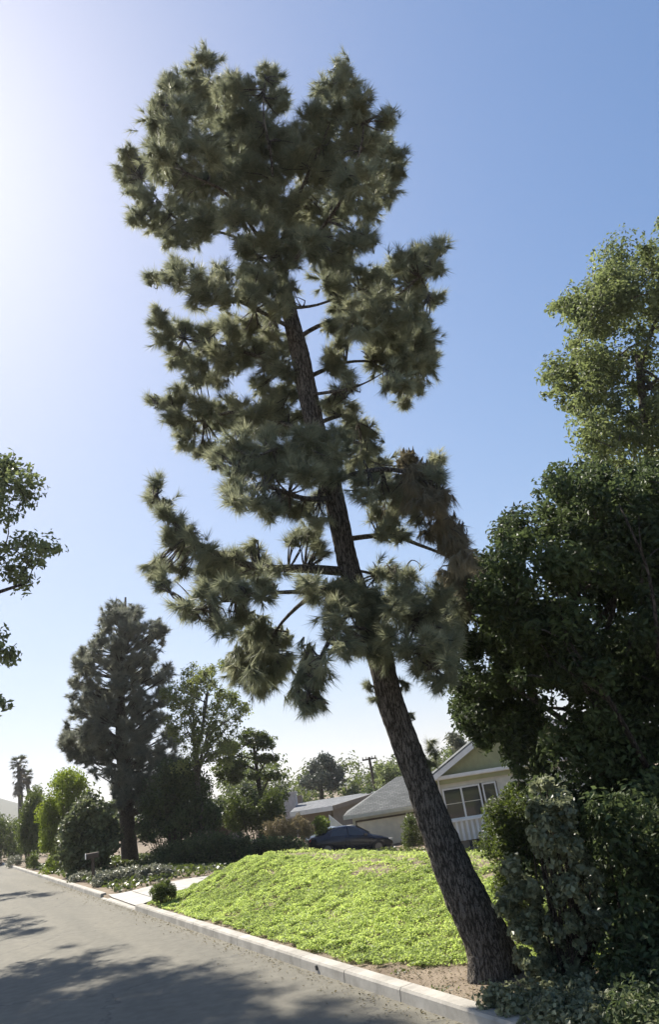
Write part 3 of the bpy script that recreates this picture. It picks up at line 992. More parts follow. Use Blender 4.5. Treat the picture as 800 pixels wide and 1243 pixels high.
def ground_plants(name, label, cat, poly, n, r0, r1, lift, leaf, mat, seed, per, aspect=.8, kind=None):
    rng = np.random.default_rng(seed)
    poly = np.asarray(poly, float); lo = poly.min(0); hi = poly.max(0); cl = []
    while len(cl) < n:
        a, b = rng.uniform(lo, hi)
        if not in_poly(np.array([a]), np.array([b]), poly)[0]: continue
        p = G(a, b, .15); _, d = sd(p[0], p[1])
        if d < .12: continue
        p[2] = float(height(p[0], p[1])) + rng.uniform(0, lift)
        r = rng.uniform(r0, r1)
        cl.append((p, r, rng.uniform(-.2, .2)))
    base = cl[0][0].copy(); base[2] = float(height(base[0], base[1]))
    root = thing(name, label, cat, base)
    g = Geo(); leaves(g, cl, per, leaf, rng, up=.7, aspect=aspect); g.build('foliage', mat, root, False, True)
    st = Geo()
    for c in cl:
        st.tube([[c[0][0], c[0][1], float(height(c[0][0], c[0][1])) - .02], c[0] + [.02, 0, .02]], [.006, .003], 4, cap=False)
    st.build('stems', M['bark'], root, True)['kind'] = 'stuff'
    return root


ground_plants('ivy_mound', 'low mound of small ivy leaves at the foot of the leaning trunk', 'ground ivy',
              [(570, 1222), (588, 1214), (640, 1216), (700, 1206), (800, 1210), (900, 1230), (900, 1300), (690, 1290), (630, 1256), (590, 1236)], 240, .09, .17, .14, .055, M['leaf_ivy'], 26, 110)
ground_plants('verge_bush', 'dark leafy growth at the bottom right corner over the kerb', 'bush',
              [(735, 1195), (800, 1180), (900, 1170), (900, 1320), (800, 1310), (745, 1250)], 110, .12, .24, .28, .06, M['leaf_dark'], 27, 150, .55)

# ================================================================== LEFT FOREGROUND TREE (across the street)
def across_tree():
    """street tree on the far verge: a few boughs reach into view, the rest shades the road"""
    rng = np.random.default_rng(31)
    polys = [([(-60, 540), (2, 546), (30, 568), (60, 572), (52, 606), (38, 628), (18, 640), (-10, 645), (-60, 640)], 14, 16, 40, 9, 20),
             ([(-60, 640), (10, 636), (38, 648), (66, 655), (86, 678), (60, 690), (48, 704), (40, 730), (15, 716), (-2, 722), (-60, 722)], 14, 16, 46, 8, 18),
             ([(-40, 768), (8, 764), (22, 788), (20, 808), (0, 814), (-40, 814)], 14, 15.5, 26, 6, 12),
             ([(-40, 843), (0, 845), (21, 857), (6, 870), (-40, 872)], 14, 15.5, 22, 5, 10)]
    extra = []
    # boughs that lie between the sun and the shaded parts of the road
    shade = [([(0, 1168), (60, 1150), (150, 1143), (220, 1148), (300, 1170), (330, 1164), (400, 1172), (470, 1212), (540, 1250), (640, 1330), (0, 1330), (-90, 1330), (-90, 1160)], 420, 22, 50),
             ([(-100, 1100), (0, 1103), (40, 1112), (80, 1130), (60, 1140), (0, 1145), (-100, 1150)], 26, 12, 18),
             ([(-100, 1066), (0, 1075), (60, 1083), (70, 1089), (0, 1092), (-100, 1090)], 18, 7, 11)]
    for pl, n, ra, rb in shade:
        pl = np.array(pl, float); lo = pl.min(0); hi = pl.max(0); k = 0; tries = 0
        while k < n and tries < 200000:
            tries += 1
            a, c = rng.uniform(lo, hi)
            if not in_poly(np.array([a]), np.array([c]), pl)[0]: continue
            r = rng.uniform(ra, rb)
            if edge_dist(np.array([a]), np.array([c]), pl)[0] < r * .5 and rng.random() < .75: continue
            g0 = G(a, c)
            h = rng.uniform(5.5, 19)
            q = g0 + SUN * (h / SUN[2])
            rad = rng.uniform(.35, .7)
            qx, qy = proj(q)
            if depth(q) > .5 and qx + rad * FPX / depth(q) > -8 and qy + rad * FPX / depth(q) > 0: continue
            s_, d_ = sd(q[0], q[1])
            if d_ > 1.5 or s_ > 48: continue
            extra.append((q, rad, rng.uniform(-.18, .18))); k += 1
        print('shade', k, tries)
    x, y = xy(15.5, -ROAD_W - 1.2)
    b = np.array([x, y, float(height(x, y))])
    tr = [b + [.2, .2, 2.5], b + [.6, .5, 5], b + [1.2, .8, 7.5], b + [2, 1.4, 9.5]]
    broad_tree('street_tree', 'leafy boughs of a street tree reaching in at the left edge', 'tree', b, tr, .3, polys, .14, M['leaf_olive'], M['bark'], 32,
               per=160, limbs=14, extra=extra, over=.5, shell=.6)


across_tree()

# ================================================================== LEFT BACKGROUND
def cone_pine():
    rng = np.random.default_rng(41)
    base = stand(158, 45)
    root = thing('background_pine', 'dark conical pine standing behind the shrubs at left', 'pine tree', base)
    pts = [base - [0, 0, .1]] + px_pts((154, 990, 45), (150, 940, 45), (146, 890, 45), (147, 830, 45), (150, 770, 45), (152, 725, 45))
    path = bezier(pts, 26)
    Geo().tube(path, np.linspace(.52, .05, 26), 12, wob=.12, seed=1).build('trunk', M['bark'], root, True)
    poly = [(150, 712), (160, 722), (168, 735), (172, 752), (178, 760), (192, 748), (204, 765), (198, 790), (208, 805), (212, 840), (205, 860), (215, 890), (225, 930), (240, 970), (235, 1000), (200, 1012), (180, 1000), (165, 975), (150, 990), (140, 985),
            (135, 960), (118, 945), (100, 935), (80, 915), (72, 892), (80, 870), (68, 850), (72, 838), (86, 850), (78, 815), (92, 795), (88, 780), (98, 785), (108, 760), (115, 765), (118, 745), (128, 735), (130, 720), (140, 730)]
    cl = fill(poly, 42, 48, 400, 6, 13, rng, .6, 1.0)
    g = Geo(); tw = Geo()
    for (p, r, t) in cl:
        j = int(np.clip(np.argmin(np.abs(path[:, 2] - (p[2] - .8))), 3, 25))
        a = path[j]; out = unit(p - a) * .7 + [0, 0, .3]
        needles(g, [(p, r, t, out, 0.0)], 15, 190, .38, .03, rng, branchlets=5)
        tw.tube([a, (a + p) / 2 + [0, 0, -.1], p], np.linspace(.06, .02, 3), 4, cap=False)
    tw.build('limbs', M['bark'], root, True)['kind'] = 'stuff'
    g.build('crown', M['needle_dark'], root, False, True)


cone_pine()

broad_tree('young_tree', 'sparse yellow-green tree with thin bare branches right of the conical pine', 'tree', stand(246, 40),
           px_pts((243, 980, 40), (238, 930, 40), (246, 880, 40), (252, 840, 40)), .16,
           [([(222, 806), (236, 800), (240, 815), (262, 800), (268, 785), (276, 800), (270, 830), (300, 850), (306, 862), (290, 880), (300, 905), (290, 925), (262, 935), (240, 930), (225, 945), (205, 930), (212, 900), (198, 880), (205, 850), (190, 845), (200, 830), (216, 832)],
             38, 42, 260, 4, 10)], .15, M['leaf_pale'], M['grey_bark'], 51, per=60, limbs=16, over=.7, shell=.8, up=.9)
broad_tree('layered_tree', 'small tree with dark trunk and flat layered foliage left of the chimney', 'tree', stand(318, 46),
           px_pts((317, 975, 46), (313, 945, 46), (309, 915, 46), (306, 895, 46)), .17,
           [([(292, 885), (305, 878), (320, 886), (342, 898), (340, 910), (318, 912), (300, 908), (285, 905)], 45, 47, 30, 5, 9),
            ([(296, 912), (318, 910), (340, 918), (338, 926), (318, 928), (300, 926)], 45, 47, 22, 4, 7),
            ([(300, 934), (325, 932), (350, 938), (346, 948), (325, 950), (302, 948)], 45, 47, 22, 4, 7),
            ([(268, 895), (292, 900), (300, 925), (296, 950), (275, 955), (255, 940), (258, 915)], 45, 48, 60, 5, 10)], .2, M['leaf_mid'], M['bark'], 52, per=60, limbs=10, over=.5, flat=.6, up=.8)
shrub('dark_shrub', 'large dark shrub under the yellow-green tree', stand(212, 41),
      [([(170, 960), (195, 925), (225, 920), (250, 935), (262, 965), (275, 985), (268, 1010), (210, 1025), (165, 1022)], 39, 43, 160, 8, 15)], .17, M['leaf_dark'], 53, per=110, over=.5)
shrub('feathery_shrub', 'loose grey-green shrub under the small layered tree', stand(318, 44),
      [([(268, 975), (290, 955), (312, 962), (330, 950), (350, 958), (352, 985), (340, 1005), (300, 1012), (270, 1008)], 42, 46, 110, 6, 12)], .16, M['leaf_mid'], 54, per=90, over=.5)

# tall shrubs along the left verge
shrub('tall_shrub', 'tall pale green rounded shrub in front of the conical pine', stand(80, 50),
      [([(58, 960), (64, 940), (78, 930), (95, 934), (106, 950), (112, 985), (100, 1030), (60, 1050), (48, 1030), (40, 990)], 48.8, 52, 170, 6, 13)], .18, M['leaf_lime'], 55, per=110, over=.4)
shrub('big_leaf_shrub', 'large shrub with big glossy leaves leaning out beside the mailbox', stand(108, 40.5),
      [([(92, 975), (105, 962), (122, 965), (138, 985), (146, 1010), (140, 1050), (118, 1064), (95, 1070), (78, 1062), (66, 1030), (72, 1000)], 39.3, 42.2, 170, 7, 14)], .25, M['leaf_glossy'], 56, per=60, over=.45, aspect=.7)
shrub('narrow_shrub', 'narrow upright grey-green shrub between the palms and the tall shrub', stand(38, 62),
      [([(34, 955), (44, 945), (52, 960), (56, 1000), (48, 1035), (24, 1040), (18, 1010), (26, 980)], 60.5, 64, 120, 6, 11)], .2, M['leaf_mid'], 57, per=90, over=.4)
shrub('verge_shrub', 'dark shrub at the far left edge behind the kerb', stand(4, 80),
      [([(-40, 985), (-10, 978), (8, 990), (20, 985), (30, 1010), (28, 1040), (0, 1048), (-40, 1050)], 78, 84, 110, 7, 13)], .27, M['leaf_mid'], 58, per=80, over=.4)
shrub('low_round_shrub', 'low clipped round shrub at the kerb, far left', stand(17, 67),
      [([(6, 1045), (14, 1036), (26, 1038), (28, 1051), (8, 1053)], 66, 68, 16, 3, 6)], .12, M['leaf_grey'], 59, per=90, over=.3, group='small round shrubs by the far kerb')
shrub('low_round_shrub', 'small dark round shrub right of the clipped low one', stand(40, 55),
      [([(28, 1042), (36, 1032), (48, 1034), (50, 1052), (32, 1054)], 54, 56, 18, 3, 6)], .12, M['leaf_mid'], 60, per=90, over=.3, group='small round shrubs by the far kerb')
shrub('lime_plant', 'bright lime plant at the kerb edge left of the mailbox', stand(62, 47),
      [([(50, 1055), (58, 1040), (70, 1035), (72, 1062), (62, 1070), (48, 1066)], 46, 48, 30, 3, 6)], .12, M['leaf_lime'], 61, per=80, over=.4, cat='plant')
shrub('flowering_hedge', 'low pale leafy hedge running beside the driveway entrance', stand(150, 32.0),
      [([(74, 1070), (95, 1062), (122, 1060), (128, 1072), (112, 1083), (88, 1081)], 36.2, 38, 90, 6, 11),
       ([(112, 1064), (150, 1056), (176, 1053), (180, 1072), (150, 1080), (114, 1085)], 31.8, 34.2, 140, 6, 12),
       ([(166, 1056), (190, 1052), (215, 1055), (238, 1058), (200, 1069), (168, 1076)], 30, 31.6, 80, 5, 9)], .11, M['leaf_grey'], 62, per=130, cat='hedge', over=.4, aspect=.7)
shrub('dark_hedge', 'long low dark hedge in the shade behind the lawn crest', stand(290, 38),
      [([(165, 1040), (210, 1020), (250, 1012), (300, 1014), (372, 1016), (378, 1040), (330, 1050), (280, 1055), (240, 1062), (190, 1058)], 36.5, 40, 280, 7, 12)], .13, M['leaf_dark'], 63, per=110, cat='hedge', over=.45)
shrub('round_bush', 'small round green bush on the lawn corner by the driveway', ground_at(197, 1095),
      [([(182, 1072), (190, 1067), (208, 1068), (215, 1076), (214, 1090), (204, 1094), (184, 1094), (180, 1084)], 21.9, 22.9, 40, 4, 7)], .05, M['leaf_mid'], 64, per=220, cat='bush', over=.3)
shrub('tan_grasses', 'dry tan grasses and brush behind the dark hedge', stand(350, 41),
      [([(318, 1002), (340, 990), (368, 990), (384, 1003), (380, 1020), (320, 1022)], 40, 42, 40, 5, 9)], .22, M['leaf_tan'], 65, per=80, cat='brush', over=.4, aspect=.18, up=.1)
shrub('lime_shrub', 'bright yellow-green shrub beside the white sloping wall', stand(386, 44),
      [([(378, 1000), (384, 990), (396, 988), (400, 1000), (398, 1014), (380, 1014)], 43, 45, 24, 4, 7)], .14, M['leaf_lime'], 66, per=80, over=.4)
shrub('garage_shrub', 'dark upright shrub standing against the garage door by the trunk', stand(500, 44),
      [([(487, 1000), (494, 990), (512, 990), (520, 1010), (518, 1036), (488, 1036)], 43, 45, 40, 5, 8)], .13, M['leaf_mid'], 67, per=110, over=.4)
shrub('window_shrub', 'pale leafy shrub with a pinkish top beside the white framed window', stand(606, 33),
      [([(592, 975), (600, 966), (618, 968), (630, 985), (628, 1020), (600, 1024), (592, 1000)], 32.3, 33.8, 40, 5, 9)], .12, M['leaf_grey'], 68, per=110, over=.4)
shrub('foundation_plant', 'low green plant under the white slatted panel right of the trunk', stand(588, 33),
      [([(566, 1026), (580, 1020), (600, 1022), (606, 1036), (570, 1040)], 32, 34, 20, 3, 6)], .1, M['leaf_mid'], 69, per=90, over=.4, cat='plant')

# distant trees
broad_tree('far_tree', 'bluish rounded tree standing above the far house roof', 'tree', stand(392, 85),
           px_pts((391, 975, 85), (390, 945, 85)), .4,
           [([(372, 940), (378, 925), (386, 918), (398, 914), (410, 922), (418, 935), (420, 952), (410, 962), (395, 958), (380, 962), (360, 952), (362, 942)], 82, 88, 60, 5, 9)], .35, M['leaf_blue'], M['bark'], 71, per=90, limbs=6, over=.5)
broad_tree('far_tree', 'loose pale tree beside the utility pole', 'tree', stand(468, 70),
           px_pts((468, 980, 70), (468, 945, 70)), .3,
           [([(450, 945), (456, 930), (470, 922), (482, 930), (490, 945), (486, 962), (455, 962)], 68, 73, 36, 5, 9)], .3, M['leaf_olive'], M['bark'], 72, per=70, limbs=6, over=.5)
for k, (px0, px1, top, y, m, lab) in enumerate([(335, 372, 958, 80, 'leaf_mid', 'low green tree behind the pale chimney of the far house'), (418, 450, 948, 82, 'leaf_mid', 'low green tree between the bluish tree and the pole'),
                                            (436, 470, 955, 66, 'leaf_dark', 'dark low tree behind the far house ridge'), (255, 300, 965, 75, 'leaf_mid', 'distant green tree seen under the layered tree'),
                                            (-60, 20, 990, 95, 'leaf_mid', 'distant green tree below the palms at the left edge')]):
    rg = np.random.default_rng(700 + k); mid = (px0 + px1) / 2
    bot = top + 38
    broad_tree('far_tree', lab, 'tree', stand(mid, y), px_pts((mid, bot - 8, y), (mid, top + 16, y)), .3,
               [([(px0, bot), (px0 - 4, top + 16), (px0 + 6, top + 5), (mid - 4, top), (mid + 8, top + 4), (px1 - 3, top + 6), (px1 + 4, top + 18), (px1, bot)], y - 3, y + 3, 40, 5, 10)], .32, M[m], M['bark'], 80 + k, per=60, limbs=4, over=.45)
shrub('fan_frond_tree', 'feathery frond plant poking above the gable roof edge', stand(553, 48),
      [([(535, 888), (545, 884), (560, 892), (575, 905), (572, 925), (560, 915), (548, 905)], 47, 49, 16, 5, 8)], .5, M['leaf_grey'], 73, per=40, cat='palm', over=.5, aspect=.12)


def palm(px, py_base, y, h, cr, skirt, label, seed):
    rng = np.random.default_rng(seed)
    b = stand(px, y)
    root = thing('fan_palm', label, 'palm tree', b, 'fan palms far off at left')
    top = b + [.5 * rng.normal(), 0, h]
    path = bezier([b - [0, 0, .2], (b + top) / 2 + [.25, 0, 0], top], 12)
    Geo().tube(path, np.linspace(.36, .22, 12), 10, wob=.05).build('trunk', M['grey_bark'], root, True)
    for nm, mat, n, z0, z1 in (('crown', M['palm'], 46, -.35, 1.0), ('dead_fronds', M['palm_dead'], 40 if skirt else 8, -1.0, -.5)):
        g = Geo()
        for k in range(n):
            a = rng.uniform(0, 6.283); el = rng.uniform(z0, z1)
            st = top - [0, 0, rng.uniform(0, skirt) if nm != 'crown' else 0]
            d = unit(np.array([math.cos(a), math.sin(a), el * 1.5])); e = st + d * cr * .6
            side = unit(np.cross(d, [0, 0, 1])); nn = np.cross(side, d)
            g.tube([st, e], [.03, .02], 4, cap=False, tint=.5)
            for q in range(9):
                t = (q / 8 - .5) * 2.2
                dd = unit(d * math.cos(t) + side * math.sin(t) + nn * .15 * rng.normal() + np.array([0, 0, -.25]))
                w = np.cross(dd, nn) * .07
                g.add([e - w, e + w, e + dd * cr * .5], [(0, 1, 2)], rng.uniform(.2, .8))
        g.build(nm, mat, root, False, True)


palm(22, 985, 92, 10.6, 1.3, 3.0, 'fan palm with a thick shaggy skirt, left one of the far pair', 91)
palm(43, 985, 100, 9.9, 1.1, .3, 'shorter slim fan palm, right one of the far pair', 92)

# ================================================================== HOUSES
def obox(g, o, ex, ey, ez=np.array([0, 0, 1.0])):
    """box in a house's own frame: function (x0,x1,y0,y1,z0,z1)"""
    def f(x0, x1, y0, y1, z0, z1):
        g.box(o + ex * x0 + ey * y0 + ez * z0, ex * (x1 - x0), ey * (y1 - y0), ez * (z1 - z0))
    return f


def near_house():
    yf = 37.0
    a = P(538, 1024, yf)
    zg = a[2] - .25
    o = np.array([a[0], yf, zg])
    th = math.radians(4)
    ex = np.array([math.cos(th), -math.sin(th), 0]); ey = np.array([math.sin(th), math.cos(th), 0]); ez = np.array([0, 0, 1.0])
    L = lambda x, y, z: o + ex * x + ey * y + ez * z
    root = thing('gable_house', 'cream gabled house with white battens and garage wing behind the leaning trunk', 'house', o)
    W = 9.0; D = 9.0; HE = 2.72

    def part(name, mat, boxes, parent=root):
        g = Geo(); bx = obox(g, o, ex, ey)
        for b in boxes: bx(*b)
        return g.build(name, mat, parent)
    part('foundation', M['brown_wall'], [(.15, W - .1, .12, D, -.6, .27)])
    # front wall with the window opening left free
    wx0, wx1, wz0, wz1 = .40, 2.15, 1.15, 2.52
    part('wall', M['cream'], [(.1, wx0, .1, .3, .27, HE), (wx0, wx1, .1, .3, .27, wz0 - .01), (wx0, wx1, .1, .3, wz1 + .01, HE), (2.95, W - .1, .1, .3, .27, HE),
                              (.1, .3, .302, D, .27, HE), (W - .3, W - .1, .302, D, .27, HE), (.302, W - .302, D - .2, D, .27, HE), (2.15, 2.95, .1, .3, .27, 1.14), (2.15, 2.95, .1, .3, 2.53, HE)])
    part('corner_post', M['white'], [(.0, .22, -.02, .098, .22, HE)])
    # board and batten skirt under the window
    part('skirt_panel', M['cream'], [(.222, 2.3, .06, .097, .24, 1.06)])
    for k in range(9):
        x = .25 + k * .235
        part('batten', M['white'], [(x, x + .11, .0, .058, .24, 1.06)])
    part('window_sill', M['white'], [(.224, 2.35, -.06, .098, 1.062, 1.15)])
    for (p0, p1) in ((wx0, wx1), (2.25, 2.9)):
        w = part('window', M['white'], [(p0, p0 + .07, .05, .2, wz0, wz1), (p1 - .07, p1, .05, .2, wz0, wz1), (p0 + .072, p1 - .072, .05, .2, wz1 - .07, wz1), (p0 + .072, p1 - .072, .05, .2, wz0, wz0 + .06)])
        if p1 - p0 > 1:
            mx = (p0 + p1) / 2
            part('mullion', M['white'], [(mx - .04, mx + .04, .04, .19, wz0 + .062, wz1 - .072)], w)
            for q0, q1 in ((p0 + .072, mx - .042), (mx + .042, p1 - .072)):
                part('pane', M['glass'], [(q0, q1, .12, .14, wz0 + .062, wz1 - .072)], w)
                part('sash_bar', M['cream'], [(q0, q1, .10, .118, (wz0 + wz1) / 2 - .015, (wz0 + wz1) / 2 + .015)], w)
        else:
            part('pane', M['glass'], [(p0 + .072, p1 - .072, .12, .14, wz0 + .062, wz1 - .072)], w)
    for x in (1.2, 3.4):
        part('foundation_vent', M['iron'], [(x, x + .45, .09, .117, -.05, .2)])
    g = Geo().tube([L(.30, -.27, HE + .24), L(.30, -.12, HE + .02), L(.30, -.075, HE - .15), L(.30, -.075, .1)], .035, 8)
    g.build('downspout', M['white'], root, True)
    part('frieze', M['olive'], [(-.25, W + .25, -.05, .098, HE + .002, HE + .2)])
    part('gutter', M['white'], [(-.35, W + .35, -.34, -.2, HE + .24, HE + .38)])
    part('eave_board', M['white'], [(-.30, W + .30, -.198, -.06, HE + .203, HE + .30)])
    # gable end of vertical boards
    pitch = math.tan(math.radians(29)); zt = HE + .3
    g = Geo(); g.poly([L(0, -.02, zt), L(W, -.02, zt), L(W / 2, -.02, zt + W / 2 * pitch)], ey * .12)
    g.build('gable_wall', M['olive'], root)
    n = 40
    for k in range(n):
        x = (k + .5) * W / n
        top = zt + min(x, W - x) * pitch - .05
        if top - zt > .1:
            part('gable_batten', M['olive'], [(x - .025, x + .025, -.05, -.022, zt, top)])
    # roof slabs, rake boards
    ov = .45
    for sgn, x0 in ((1, -.45), (-1, W + .45)):
        a0 = L(x0, -ov, zt - .45 * pitch + .02); b0 = L(W / 2, -ov, zt + W / 2 * pitch + .02)
        c0 = L(W / 2, D + ov, zt + W / 2 * pitch + .02); d0 = L(x0, D + ov, zt - .45 * pitch + .02)
        Geo().poly([a0, b0, c0, d0], ez * .16).build('roof', M['shingle'], root)
        q = [L(x0, -ov - .05, zt - .45 * pitch - .16), L(W / 2 - sgn * .003, -ov - .05, zt + W / 2 * pitch - .16), L(W / 2 - sgn * .003, -ov - .05, zt + W / 2 * pitch + .1), L(x0, -ov - .05, zt - .45 * pitch + .1)]
        Geo().poly(q, ey * .045).build('rake_board', M['white'], root)
    # garage wing set back at the left
    gy = 9.6
    go = P(434, 1036, yf + gy)
    go = np.array([go[0], go[1], float(height(go[0], go[1])) - .02])
    o2 = go

    def gpart(name, mat, boxes, parent=root):
        g = Geo(); bx = obox(g, o2, np.array([1.0, 0, 0]), np.array([0, 1.0, 0]))
        for b in boxes: bx(*b)
        return g.build(name, mat, parent)
    zE = P(434, 992, yf + gy)[2] - o2[2]
    GW = 6.4; GD = 6.5; dz = zE - .28
    gpart('garage_wall', M['cream'], [(0, .22, 0, .2, -.5, zE), (5.35, GW, 0, .2, -.5, zE), (.222, 5.348, 0, .2, dz, zE), (0, .2, .202, GD, -.5, zE), (GW - .2, GW, .202, GD, -.5, zE), (.202, GW - .202, GD - .2, GD, -.5, zE)])
    gd = gpart('garage_door', M['garage'], [(.224, 5.346, .10, .14, -.3, dz - .002)])
    for k in range(4):
        for c in range(4):
            z0 = k * dz / 4; x0 = .26 + c * 1.27
            gpart('door_panel', M['garage'], [(x0 + .03, x0 + 1.21, .075, .098, z0 + .04, z0 + dz / 4 - .04)], gd)
    gpart('door_trim', M['wood_dark'], [(.16, .222, -.03, -.002, -.3, dz), (.16, 5.4, -.03, -.002, dz + .002, dz + .10)])
    gpart('garage_fascia', M['cream'], [(-.5, GW + .3, -.5, -.45, zE - .02, zE + .16)])
    R0 = lambda x, y, z: o2 + np.array([x, y, z])
    e = -.5; rz = zE + .16; rh = 1.55
    ys = GD / 2
    Geo().poly([R0(e, e + .052, rz - .1), R0(GW + 2, e + .052, rz - .1), R0(GW + 2, ys, rz + rh), R0(ys - .2, ys, rz + rh)], [0, 0, .12]).build('garage_roof', M['shingle'], root)
    Geo().poly([R0(e - .004, e + .06, rz - .1), R0(ys - .204, ys, rz + rh - .004), R0(e - .004, GD + .5, rz - .1)], [0, 0, .12]).build('garage_roof', M['shingle'], root)
    Geo().poly([R0(GW + 2, GD + .5, rz - .1), R0(e + .004, GD + .5, rz - .1), R0(ys - .2, ys + .004, rz + rh - .004), R0(GW + 2, ys + .004, rz + rh - .004)], [0, 0, .12]).build('garage_roof', M['shingle'], root)


near_house()


def far_house():
    y0 = 58.0
    fl = P(352, 989, y0); fr = P(404, 981, y0 - .5); rr = P(468, 961, y0 + 6.5); rl = P(363, 977.5, y0 + 6.5)
    zg = float(height(fl[0], y0)) - .3
    base = np.array([fl[0], y0, zg])
    root = thing('low_roofed_house', 'low house with shallow grey roof and white eave beyond the dark car', 'house', base)
    th = np.array([0, 0, .16])
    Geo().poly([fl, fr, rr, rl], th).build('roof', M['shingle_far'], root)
    bl = np.array([rl[0] - 1, rl[1] + 7, rl[2] - 1.6]); br = np.array([rr[0] + 1.5, rr[1] + 7, rr[2] - 1.6])
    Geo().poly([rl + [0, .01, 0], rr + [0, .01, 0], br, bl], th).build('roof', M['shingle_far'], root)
    dn = np.array([0, 0, -.26])
    Geo().poly([fl + [0, -.02, .17], fr + [0, -.02, .17], fr + [0, -.02, -.14], fl + [0, -.02, -.14]], [0, -.06, 0]).build('fascia', M['white'], root)
    Geo().poly([fr + [.01, -.02, .17], rr + [.01, -.05, .17], rr + [.01, -.05, -.12], fr + [.01, -.02, -.12]], [.07, -.02, 0]).build('rake_board', M['brown_wall'], root)
    # walls under the roof
    g = Geo()
    zb = zg - .5
    def wall(p, q, ztop_p, ztop_q):
        n = unit(np.cross(q - p, [0, 0, 1])) * .15
        g.poly([np.array([p[0], p[1], zb]), np.array([q[0], q[1], zb]), np.array([q[0], q[1], ztop_q]), np.array([p[0], p[1], ztop_p])], n)
    wall(fl + [.5, .7, 0], fr + [-.25, .7, 0], fl[2] + .05, fr[2] + .05)
    wall(fr + [-.2, .85, 0], rr + [-.4, -.3, 0], fr[2] + .05, rr[2] - .12)
    wall(rr + [-.4, -.1, 0], br + [-.8, -.8, 0], rr[2] - .12, br[2])
    g.build('wall', M['brown_wall'], root)
    c = P(353, 975, y0 + 4.5)
    g = Geo().cbox([c[0], c[1], c[2] - .9], [1.0, .9, 3.2]); ch = g.build('chimney', M['chimney'], root)
    Geo().cbox([c[0], c[1], c[2] + .76], [1.12, 1.02, .12]).build('chimney_cap', M['chimney'], ch)
    c2 = P(361, 974, y0 + 7)
    Geo().cbox([c2[0], c2[1], c2[2] - .6], [.8, .8, 2.2]).build('vent_stack', M['brown_wall'], root)


far_house()


def shed():
    y0 = 50
    p = P(249, 999, y0); q = P(283, 995, y0)
    zg = float(height(p[0], y0)) - .3
    root = thing('small_outbuilding', 'low outbuilding with a pale flat roof edge under the layered tree', 'outbuilding', [p[0], y0, zg])
    w = q[0] - p[0]
    Geo().box([p[0], y0, p[2]], [w, 0, .05], [0, 4, .3], [0, 0, .2]).build('roof', M['white'], root)
    Geo().box([p[0] + .2, y0 + .4, zg], [w - .4, 0, 0], [0, 3.2, 0], [0, 0, p[2] - zg - .002]).build('wall', M['brown_wall'], root)
    Geo().box([p[0] + .5, y0 + .36, zg + .02], [.8, 0, 0], [0, .038, 0], [0, 0, min(1.9, p[2] - zg - .2)]).build('door', M['wood_dark'], root)


shed()


def wing_wall():
    y0 = 49
    a = P(399, 989, y0); b = P(437, 1011, y0)
    z0 = float(height(b[0], y0)) - .3
    root = thing('garden_wall', 'white garden wall with a steep sloping top behind the car', 'wall', [a[0], y0, z0])
    Geo().poly([np.array([a[0], y0, z0]), np.array([b[0], y0, z0]), b, P(428, 1003, y0), P(420, 1004, y0), P(414, 1001, y0), a], [0, .2, 0]).build('wall_panel', M['white'], root)
    c = P(428, 1003, y0)
    Geo().cbox([c[0], y0 + .1, c[2] + .05], [.9, .32, .08]).build('wall_cap', M['white'], root)


wing_wall()

